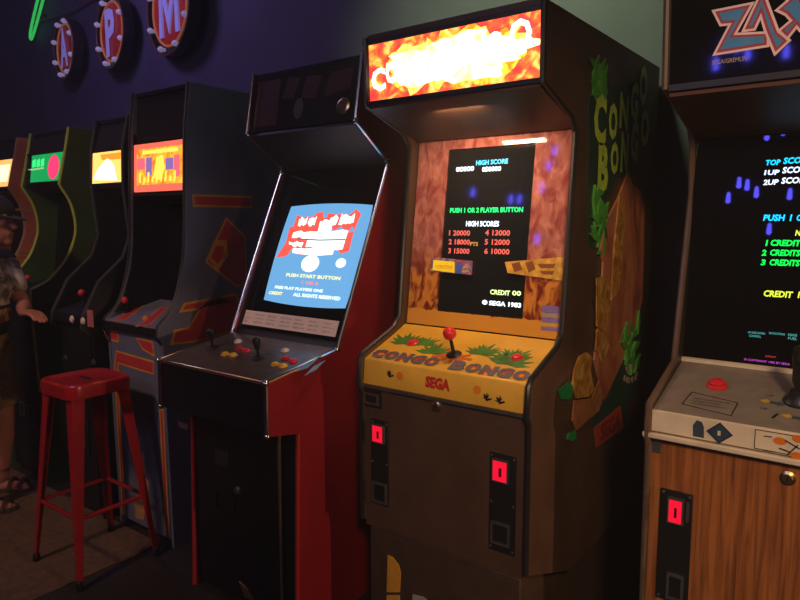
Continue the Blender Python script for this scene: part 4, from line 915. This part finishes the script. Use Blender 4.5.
gprof = [(1.765, 1.90), (1.746, 1.806)]+gcurve+[(1.516, 1.03), (1.524, .746), (1.53, .52), (1.535, 0), (2.45, 0), (2.45, 1.90)]
def green_print(P, Wd, h, mq):
    k = MB(); k.poly(P, disc((Wd*.74, h*.5), .062, 24, .066), .0003, .001)
    k.mat(1)
    for i in range(3): k.poly(P, [(Wd*(.20+.11*i), h*.55), (Wd*(.28+.11*i), h*.58), (Wd*(.27+.11*i), h*.86), (Wd*(.19+.11*i), h*.80)], .0003, .001)
    k.mat(2).poly(P, [(T+.065, h*.45), (Wd*.5, h*.47), (Wd*.5, h*.53), (T+.01, h*.5)], .0003, .001)
    obj('marquee_print', k, [glow('mq_pink', (1.0, .05, .18), 1.0), glow('mq_bright_green', (.05, 1.0, .25), 1.0), glow('mq_pale', (.6, .9, .4), .6)], mq)
def green_extra(t, cp, C, Fp, Wd):
    button(cp, C, Wd*.70, .09, M_red, .016); button(cp, C, Wd*.80, .09, M_white, .016)
far_cab('dark green arcade cabinet with yellow-green curved edges and a green and pink lit marquee', -3.95, -3.50, gprof, gtrim, dkgreen, glow('mq_green', (.01, .42, .10), .8),
        M_black, (1.715, 1.735), (1.622, 1.772), [(1.53, 1.02), (1.84, 1.09)], [(1.84, 1.10), (1.90, 1.58)], len(gprof)-3, green_print, extra=green_extra, inset=.055)
def orange_print(P, Wd, h, mq):
    k = MB(); k.poly(P, [(.05, .03), (Wd-.08, .03), (Wd-.05, h-.03), (.08, h-.03)], .0003, .001); obj('marquee_print', k, glow('mq_cream', (1.0, .8, .45), 1.6), mq)
oprof = [(y+.03, z) for y, z in gprof[:-2]]+[(2.45, 0), (2.45, 1.90)]
t_, sp_ = far_cab('arcade cabinet with an orange-red side at the far end of the row behind the person', -4.62, -4.17, oprof, mat('orange_trim', (.35, .22, .08), .4),
        mat('orange_red_side', (0.62, 0.17, 0.06), .5, var=.2, scale=6), glow('mq_hot_orange', (1.0, .36, .10), 1.6), M_black, (1.745, 1.765), (1.615, 1.775), [(1.56, 1.02), (1.87, 1.09)], [(1.87, 1.10), (1.93, 1.58)], len(oprof)-3, orange_print)
R_ = Plane((-4.17, 0, 0), (0, 1, 0), (0, 0, 1)); k = MB()
for z in (1.47, 1.21, 1.185): k.poly(R_, [(1.75, z), (2.40, z-.02), (2.40, z-.005), (1.75, z+.015)], .0004, .001)
obj('side_stripe', k, mat('stripe_ochre', (.45, .24, .05), .5), sp_[1])
dprof = [(1.735, 1.90), (1.700, 1.752), (1.692, 1.567), (1.712, 1.34), (1.672, 1.238), (1.545, 1.13), (1.465, .985), (1.455, .93), (1.50, .89), (1.505, 0), (2.45, 0), (2.45, 1.90)]
def dark_print(P, Wd, h, mq):
    k = MB(); k.poly(P, [(T+.01, .02), (Wd*.80, .01), (Wd*.70, h*.55), (Wd*.52, h*.80), (T+.05, h*.45)], .0003, .001)
    k.mat(1).poly(P, [(Wd*.35, h*.75), (Wd*.9, h*.72), (Wd*.9, h*.93), (Wd*.3, h*.93)], .0003, .001)
    obj('marquee_print', k, [glow('mq_white', (1.0, .93, .8), 3.0), glow('mq_amber', (1.0, .35, .03), 1.0)], mq)
def dark_extra(t, cp, C, Fp, Wd):
    F2 = Plane((-3.18, 1.453, 0), (1, 0, 0), (0, 0, 1))
    for x, y in [(72, 313), (83, 316)]:
        a_, b_ = F2.px(x, y); a_ = max(.03, a_); button(cp, F2, a_, min(.965, b_), M_white, .017)
    a_, b_ = F2.px(91, 318); obj('price_card', MB().poly(F2, [(a_-.028, b_-.04), (a_+.02, b_-.04), (a_+.02, b_+.035), (a_-.028, b_+.035)], 0, .003), mat('card_rose', (.5, .16, .16), .5), cp, label='small pink card on the panel front')
    for x, y in [(66, 358), (94, 362)]:
        a_, b_ = Fp.px(x, y); lock(t, Fp, max(.03, a_), b_, M_steel, .012)
    k = MB().poly(C, [(.08, .20), (.30, .20), (.30, .225), (.08, .225)], .0004, .001); obj('panel_print', k, mat('print_rust', (.35, .10, .07), .5), cp)
far_cab('black arcade cabinet with a white-hot lit marquee between the green and the blue cabinets', -3.18, -2.88, dprof, mat('grey_trim', (.035, .035, .042), .4), M_black,
        glow('mq_hot', (1.0, .50, .12), 1.6), M_black, (1.690, 1.702), (1.590, 1.738), [(1.47, .985), (1.76, 1.07)], [(1.76, 1.07), (1.83, 1.55)], len(dprof)-3, dark_print, extra=dark_extra)

# ============================================================ red metal bar stool
def stool():
    c = V((-2.572, 1.300, 0)); H = .785
    t = thing('bar_stool', 'red metal bar stool with a square seat standing on the brown mat', 'stool', c)
    red = mat('red_enamel', (0.36, 0.010, 0.014), .30, var=.08, coat=.4)
    def sqr(h, z, r=.05, n=5):
        o = []
        for cx, cy, a0 in ((1, 1, 0), (-1, 1, 90), (-1, -1, 180), (1, -1, 270)):
            for i in range(n+1):
                an = math.radians(a0+90*i/n); o.append(c+V((cx*(h-r)+r*math.cos(an), cy*(h-r)+r*math.sin(an), z)))
        return o
    rings = [sqr(.134, H-.055), sqr(.136, H-.02), sqr(.134, H-.006), sqr(.126, H, .045), sqr(.110, H-.002, .04), sqr(.103, H-.007, .04)]
    k = MB(); n = len(rings[0]); vv = [p for r_ in rings for p in r_]; ff = []
    for j in range(len(rings)-1): ff += [(j*n+i, j*n+(i+1) % n, (j+1)*n+(i+1) % n, (j+1)*n+i) for i in range(n)]
    ff.append(tuple(range((len(rings)-1)*n, len(rings)*n))); ff.append(tuple(range(n-1, -1, -1)))
    k.add(vv, ff); seat = obj('seat', k, red, t)
    k = MB().poly(Plane(c+V((0, 0, H-.0068)), (1, 0, 0), (0, 1, 0)), [(-.04, -.009), (.04, -.009), (.047, 0), (.04, .009), (-.04, .009), (-.047, 0)], 0, .0006)
    obj('grip_slot', k, M_black, seat, label='dark grip slot in the seat')
    for sx in (-1, 1):
        for sy in (-1, 1):
            # tapered channel leg: wide at the seat, narrow at the floor
            top = c+V((sx*.115, sy*.115, H-.02)); bot = c+V((sx*.186, sy*.172, 0.012)); k = MB(); vv = []; N_ = 10
            for i in range(N_+1):
                f_ = i/N_; p = top.lerp(bot, f_); w_ = .052*(1-f_)+.020*f_
                for dx, dy in ((0, 0), (-sx*w_, 0), (-sx*w_, -sy*.006), (-sx*.008, -sy*.008), (-sx*.006, -sy*w_), (0, -sy*w_)): vv.append(p+V((dx, dy, 0)))
            ff = [(i*6+q, i*6+(q+1) % 6, (i+1)*6+(q+1) % 6, (i+1)*6+q) for i in range(N_) for q in range(6)]+[(0, 1, 2, 3, 4, 5), tuple(N_*6+q for q in range(6))]
            k.add(vv, ff); lg = obj('leg', k, red, t, bev=.002)
            fb = MB().lathe(bot+V((-sx*.009, -sy*.009, -.005)), (0, 0, 1), [(.013, 0), (.015, .004), (.013, .03), (.008, .034)], 12); obj('rubber_foot', fb, M_blackplastic, lg)
    zb = .27; f_ = 1-zb/H; hx = .115+(.186-.115)*f_-.010; hy = .115+(.172-.115)*f_-.010
    cs = [c+V((sx*hx, sy*hy, zb)) for sx, sy in ((-1, -1), (1, -1), (1, 1), (-1, 1))]
    for i in range(4):
        obj('foot_rail', MB().cyl(cs[i], cs[(i+1) % 4], .0085, n=10), red, t)
stool()

# ============================================================ round letter signs, wire and neon tube on the wall
def sign(letter, px, py, rx_in, label, lx, ly, lw, lh):
    dp = .075; p = at(px, py, 'Y', WY-dp-.04); c = V((p.x, WY, p.z))
    t = thing('letter_sign', label, 'sign', c, 'round letter signs on the wall')
    R0 = rx_in; R1 = rx_in*1.24
    k = MB().lathe(c, (0, -1, 0), [(R1, 0), (R1, dp), (R1-.012, dp), (R1-.012, dp-.02), (0, dp-.02)], 40)
    obj('housing', k, mat('sign_black', (.012, .008, .01), .4), t)
    k = MB().lathe(c+V((0, -dp+.02, 0)), (0, -1, 0), [(R0, 0), (R0, .004), (0, .0042)], 40)
    f_ = obj('face', k, mat('sign_red', (.34, .035, .04), .5, emit=(.4, .04, .045), es=.16), t, label='dull red sign face')
    k = MB().tube([c+V((R0*math.cos(2*math.pi*i/40), -dp+.014, R0*math.sin(2*math.pi*i/40))) for i in range(40)], .008, 8, True)
    obj('ring', k, mat('sign_orange_ring', (.60, .20, .06), .4, emit=(.6, .2, .06), es=.2), f_)
    k = MB().tube([c+V((R1*math.cos(2*math.pi*i/40), -dp, R1*math.sin(2*math.pi*i/40))) for i in range(40)], .006, 8, True)
    obj('rim', k, mat('sign_rust_rim', (.20, .06, .03), .4), t)
    P = Plane(c+V((0, -dp+.014, 0)), (1, 0, 0), (0, 0, 1)); k = MB()
    if letter == 'M': k.poly(P, stroke([(x*R0, y*R0) for x, y in ((-.48, -.72), (-.44, .72), (0, -.42), (.44, .72), (.48, -.72))], .20*R0), 0, .012)
    else: k.text(P, letter, lx*R0-lw*R0/2, ly*R0-lh*R0/2, lw*R0, lh*R0, thick=.012, h=0, bold=.045)
    obj('letter', k, mat('sign_lavender', (.30, .28, .62), .5, emit=(.28, .24, .72), es=.34), t, smooth=False, label='pale violet glowing letter %s' % letter)
    for i in range(8):
        an = 2*math.pi*(i+.5)/8; rr = (R0+R1)/2; o = c+V((rr*math.cos(an), -dp+.02, rr*math.sin(an)))
        k = MB().lathe(o, (0, -1, 0), [(.012, 0), (.012, .012), (.018, .022), (.018, .034), (.010, .046), (0, .048)], 12)
        obj('bulb', k, mat('bulb_glass', (.55, .5, .65), .25, emit=(.45, .4, .7), es=.25), t)
    t.rotation_euler[2] = math.radians(-9); t.location[1] -= R1*math.sin(math.radians(9))
    return t
sign('A', 63, 48, .175, 'round red letter sign with a violet A, smallest and furthest along the wall', 0, .03, .92, 1.62)
sign('P', 110, 31, .195, 'round red letter sign with a violet P, hanging in the middle', .0, -.02, .86, 1.62)
sign('M', 169, 6, .235, 'round red letter sign with a violet M, cut by the top of the picture', 0, 0, 1.1, 1.40)
k = MB(); A = at(45, 20, 'Y', WY-.03); B_ = at(88, 1, 'Y', WY-.03); pts = [A.lerp(B_, i/10)+V((0, 0, -.02*math.sin(math.pi*i/10))) for i in range(11)]
pts = [A+(A-B_)*.25+V((0, .0, .02))]+pts+[B_+(B_-A)*.6]; k.tube(pts, .008, 6)
for q in (pts[0], pts[-1]): k.cyl(q, (q.x, WY, q.z), .006, n=8)
single('wall_cable', k, mat('red_cable', (.22, .06, .08), .5), 'thin dull red cable strung along the wall past the A sign', 'cable', V((A.x, WY, A.z)))
tn = at(31, 38, 'Y', WY-.05); tp = at(41, -8, 'Y', WY-.05)
t = thing('neon_tube', 'green neon tube bent into a narrow loop high on the wall', 'neon light', V((tn.x, WY, tn.z)))
k = MB(); d_ = (tp-tn); side = V((.055, 0, .0))
lp = [tn-side*.3+d_*1.3, tn-side*.7+d_*.5, tn-side*.6+d_*.12, tn+V((0, 0, -.01)), tn+side*.6+d_*.12, tn+side*1.0+d_*.5, tn+side*1.6+d_*1.3]
k.tube(smooth_pts(lp, 6), .011, 10); obj('tube', k, glow('neon_green', (.05, .75, .14), .5), t, label='glowing green glass tube')
k = MB()
for q in (lp[1], lp[5]): k.part().cyl(q, (q.x, WY, q.z), .006, n=8); k.lathe((q.x, WY, q.z), (0, -1, 0), [(.018, 0), (.018, .01), (0, .012)], 12)
objs('standoff', k, M_blackplastic, t)

# ============================================================ blue string lights hanging behind the viewer (mirrored in the cabinet glass)
def string_lights():
    spots = [(-2.54, 2.98), (-2.58, 2.84), (-2.62, 2.63), (-4.09, 2.59), (-3.36, 2.61), (-2.93, 2.53), (-2.84, 2.53), (-2.60, 2.15), (-0.84, 2.55), (-0.73, 2.58), (-0.95, 2.16), (-0.77, 1.81), (-1.01, 2.18), (-0.88, 2.10), (-0.65, 2.08), (-1.08, 2.06)]
    y = -1.8; t = thing('string_lights', 'blue string lights hanging in drops from the ceiling behind the viewer', 'string lights', V((-2.2, y, 3.4)))
    blk = M_blackplastic; k = MB().tube([(-4.4, y, 3.39), (-2.2, y, 3.385), (-.4, y, 3.39)], .006, 6); obj('cord', k, blk, t)
    gl = glow('blue_bulb', (.10, .09, 1.0), 26)
    for x, z_ in spots:
        obj('bulb', MB().capsule((x, y, z_-.03), (x, y, z_+.03), .019, .014, 10), gl, t)
        obj('drop_wire', MB().cyl((x, y, z_+.045), (x, y, 3.39), .003, n=6), blk, t)
string_lights()

# ============================================================ the person at the left edge
def person():
    P0 = V((-3.42, 1.235, 0)); d = V((.75, .66, 0)).normalized(); l = V((-d.y, d.x, 0)); z = V((0, 0, 1))
    t = thing('person', 'person in a dark cap, printed t-shirt, khaki shorts and sandals at the far machines', 'person', P0)
    W_ = lambda f, s_, h: P0+d*f+l*s_+z*h
    skin = mat('skin', (.42, .17, .11), .5, var=.08); 
    def remeshed(name, k, m, vox, sm=6, label=None):
        o = obj(name, k, m, t, label=label, ang=180)
        r_ = o.modifiers.new('join', 'REMESH'); r_.mode = 'VOXEL'; r_.voxel_size = vox; r_.use_smooth_shade = True
        s_ = o.modifiers.new('soft', 'SMOOTH'); s_.iterations = sm; s_.factor = .5
        return o
    hipR, hipL = W_(0, -.085, .80), W_(0, .085, .80)
    ankR, ankL = V((-3.44, 1.20, .075)), V((-3.63, 1.36, .075))
    kneR, kneL = hipR.lerp(ankR, .5)+d*.025, hipL.lerp(ankL, .5)+d*.035
    shR, shL = W_(.03, -.165, 1.215), W_(.05, .165, 1.215)
    elR = W_(-.02, -.225, .985); wrR = W_(.06, -.215, .79)
    haL = V((-3.16, 1.36, .985)); wrL = haL-d*.02-V((.055, -.01, .0)); elL = shL.lerp(wrL, .5)+V((-.02, .05, -.10))
    hd = W_(.085, 0, 1.405)
    k = MB(); cap = k.capsule
    # legs, feet
    for hp, kn, an in ((hipR, kneR, ankR), (hipL, kneL, ankL)):
        cap(hp, kn, .078, .052); cap(kn, kn.lerp(an, .35), .050, .054); cap(kn.lerp(an, .35), an, .052, .034)
        cap(an-d*.035+z*-.03, an+d*.11+z*-.048, .033, .024); k.ball(an+d*.08-z*.05, .036, 12, (1.2, 1.1, .55))
        for j in range(5):
            b_ = an+d*(.125-.012*abs(j-1))+l*(.03-.016*j)*(1 if hp is hipR else -1)-z*.055; cap(b_-d*.03, b_+d*.018, .011, .009, 8)
    # trunk
    Rt = Matrix.Rotation(math.atan2(d.y, d.x), 3, 'Z')
    k.ball(W_(0, 0, .84), 1, 20, (.095, .145, .12), Rt); k.ball(W_(.01, 0, .98), 1, 20, (.095, .130, .15), Rt)
    k.ball(W_(.02, 0, 1.12), 1, 20, (.105, .150, .15), Rt); cap(W_(.03, -.11, 1.215), W_(.03, .11, 1.215), .058, .058)
    cap(W_(.03, 0, 1.22), W_(.07, 0, 1.34), .056, .050)
    # arms
    for sh, el, wr in ((shR, elR, wrR), (shL, elL, wrL)):
        cap(sh, el, .046, .034); cap(el, el.lerp(wr, .3), .034, .036); cap(el.lerp(wr, .3), wr, .035, .023)
    # hands: palm, four bent fingers, thumb from the side of the palm
    def hand(wr, dirn, side, curl):
        dirn = dirn.normalized(); side = (side-dirn*side.dot(dirn)).normalized(); dn = dirn.cross(side).normalized()
        if dn.z > 0: dn = -dn
        pm = wr+dirn*.045; rot = Matrix((dirn, side, dn)).transposed(); k.ball(pm, 1, 14, (.048, .036, .017), rot)
        for j, ln in enumerate((.062, .070, .066, .052)):
            b_ = wr+dirn*.078+side*(.027-.018*j); m_ = b_+(dirn*math.cos(curl*.5)+dn*math.sin(curl*.5))*ln*.5; e_ = m_+(dirn*math.cos(curl)+dn*math.sin(curl))*ln*.5
            cap(b_-dirn*.02, b_, .0095, .0095, 10); cap(b_, m_, .0095, .0085, 10); cap(m_, e_, .0085, .0075, 10)
        b_ = wr+dirn*.03+side*.028; m_ = b_+(dirn*.7+side*.6+dn*.3).normalized()*.032; cap(b_, m_, .012, .010, 10); cap(m_, m_+(dirn*.9+side*.1+dn*.4).normalized()*.028, .010, .008, 10)
    hand(wrR, (wrR-elR), d, .9); hand(wrL, (haL-wrL)+d*.02, l*.3-l*.0+d*.0+V((-.3, .9, 0)), .8)
    # head: skull, jaw, nose, brow, lips, ears
    k.ball(hd+z*.02, 1, 24, (.098, .076, .105), Rt); k.ball(hd+d*.025-z*.055, 1, 20, (.068, .056, .062), Rt); k.ball(hd+d*.075-z*.088, .024, 12)
    cap(hd+d*.088+z*.012, hd+d*.112-z*.022, .010, .015, 10); cap(hd+d*.084+l*.035+z*.03, hd+d*.084-l*.035+z*.03, .012, .012, 10)
    cap(hd+d*.090+l*.018-z*.054, hd+d*.090-l*.018-z*.054, .009, .009, 10); cap(hd+d*.086+l*.015-z*.067, hd+d*.086-l*.015-z*.067, .009, .009, 10)
    for s_ in (-1, 1): k.ball(hd+l*s_*.077-d*.005-z*.005, 1, 12, (.022, .009, .032), Rt)
    remeshed('body', k, skin, .0055, 4)
    for s_ in (-1, 1):
        e = obj('eye', MB().ball(hd+d*.086+l*s_*.031+z*.008, .0095, 12), mat('eye_white', (.6, .55, .5), .2), t); obj('iris', MB().ball(hd+d*.092+l*s_*.0315+z*.008, .0048, 10), mat('iris_dark', (.02, .012, .01), .2), e)
    # hair, cap
    k = MB(); k.ball(hd-d*.022+z*.012, 1, 20, (.088, .084, .095), Rt); remeshed('hair', k, mat('hair_dark', (.02, .012, .008), .7), .008, 3)
    k = MB(); n = 22
    k.ball(hd+z*.052-d*.004, 1, 24, (.108, .090, .092), Rt); k.cyl(hd+z*.020, hd+z*.05, .088, .092, 24)
    capm = mat('cap_black', (.012, .012, .014), .8); remeshed('cap', k, capm, .007, 4)
    br = Plane(hd+z*.034+d*.06, d*1.0-z*.25, l); pts = [(0, .075)]+[(.105*math.cos(math.radians(a_)), .075*math.sin(math.radians(a_))) for a_ in range(75, -76, -15)]+[(0, -.075)]
    obj('cap_brim', MB().poly(br, pts, -.003, .003), capm, t)
    # t-shirt with a pale print over an orange band
    sm = bpy.data.materials.new('printed_shirt'); N, L = nt(sm); bs = N['Principled BSDF']; bs.inputs['Roughness'].default_value = .85
    tc = N.new('ShaderNodeTexCoord'); sp = N.new('ShaderNodeSeparateXYZ'); L.new(tc.outputs['Object'], sp.inputs[0])
    rz = N.new('ShaderNodeValToRGB'); mr = N.new('ShaderNodeMapRange'); mr.inputs[1].default_value = .85; mr.inputs[2].default_value = 1.30; L.new(sp.outputs['Z'], mr.inputs[0]); L.new(mr.outputs[0], rz.inputs['Fac'])
    cr = rz.color_ramp; cr.interpolation = 'CONSTANT'
    while len(cr.elements) < 6: cr.elements.new(.5)
    for e, (p, c) in zip(cr.elements, [(0, (.012, .012, .014)), (.19, (.55, .20, .05)), (.235, (.62, .36, .14)), (.33, (.02, .02, .02)), (.37, (.62, .57, .48)), (.84, (.03, .045, .045))]): e.position = p; e.color = (*c, 1)
    nz = N.new('ShaderNodeTexNoise'); nz.inputs['Scale'].default_value = 17; nz.inputs['Detail'].default_value = 4; L.new(tc.outputs['Object'], nz.inputs['Vector'])
    r2 = N.new('ShaderNodeValToRGB'); L.new(nz.outputs['Fac'], r2.inputs['Fac']); r2.color_ramp.elements[0].position = .42; r2.color_ramp.elements[0].color = (.22, .2, .18, 1); r2.color_ramp.elements[1].position = .56; r2.color_ramp.elements[1].color = (1, 1, 1, 1)
    mx = N.new('ShaderNodeMix'); mx.data_type = 'RGBA'; mx.blend_type = 'MULTIPLY'; mx.inputs[0].default_value = 1; L.new(rz.outputs['Color'], mx.inputs[6]); L.new(r2.outputs['Color'], mx.inputs[7]); L.new(mx.outputs[2], bs.inputs['Base Color'])
    k = MB(); cap = k.capsule
    k.ball(W_(.005, 0, .93), 1, 20, (.118, .162, .10), Rt); k.ball(W_(.012, 0, 1.0), 1, 20, (.120, .158, .15), Rt); k.ball(W_(.022, 0, 1.11), 1, 20, (.124, .168, .145), Rt)
    cap(W_(.03, -.12, 1.205), W_(.03, .12, 1.205), .066, .066)
    for sh, el in ((shR, elR), (shL, elL)): cap(sh, sh.lerp(el, .55), .062, .060)
    remeshed('t_shirt', k, sm, .008, 6, 'dark t-shirt with a pale print and an orange band')
    k = MB(); cap = k.capsule
    k.ball(W_(0, 0, .84), 1, 20, (.112, .160, .075), Rt)
    for hp, kn in ((hipR, kneR), (hipL, kneL)): cap(hp, hp.lerp(kn, .35), .092, .090); k.cyl(hp.lerp(kn, .3), hp.lerp(kn, .80), .090, .096, 18)
    remeshed('shorts', k, mat('khaki', (.24, .15, .06), .9, var=.2, scale=40), .008, 4)
    for an, sg in ((ankR, 1), (ankL, -1)):
        so = V((an.x, an.y, 0)); Sp = Plane(so, d, l); k = MB()
        out = [(-.075+.0, 0)]+[(-.055, .032), (0, .034), (.09, .045), (.14, .036), (.158, 0), (.14, -.036), (.09, -.045), (0, -.034), (-.055, -.032)]
        k.poly(Sp, out, .008, .026)
        for f_ in (.055, .11):
            arc_ = [so+d*f_+l*(.047*math.cos(math.radians(a_)))+z*(.022+.052*math.sin(math.radians(a_))*(1.0 if f_ < .1 else .75)) for a_ in range(0, 181, 20)]
            k.tube(arc_, .009, 8)
        obj('sandal', k, mat('sandal_brown', (.05, .03, .02), .7), t)
person()
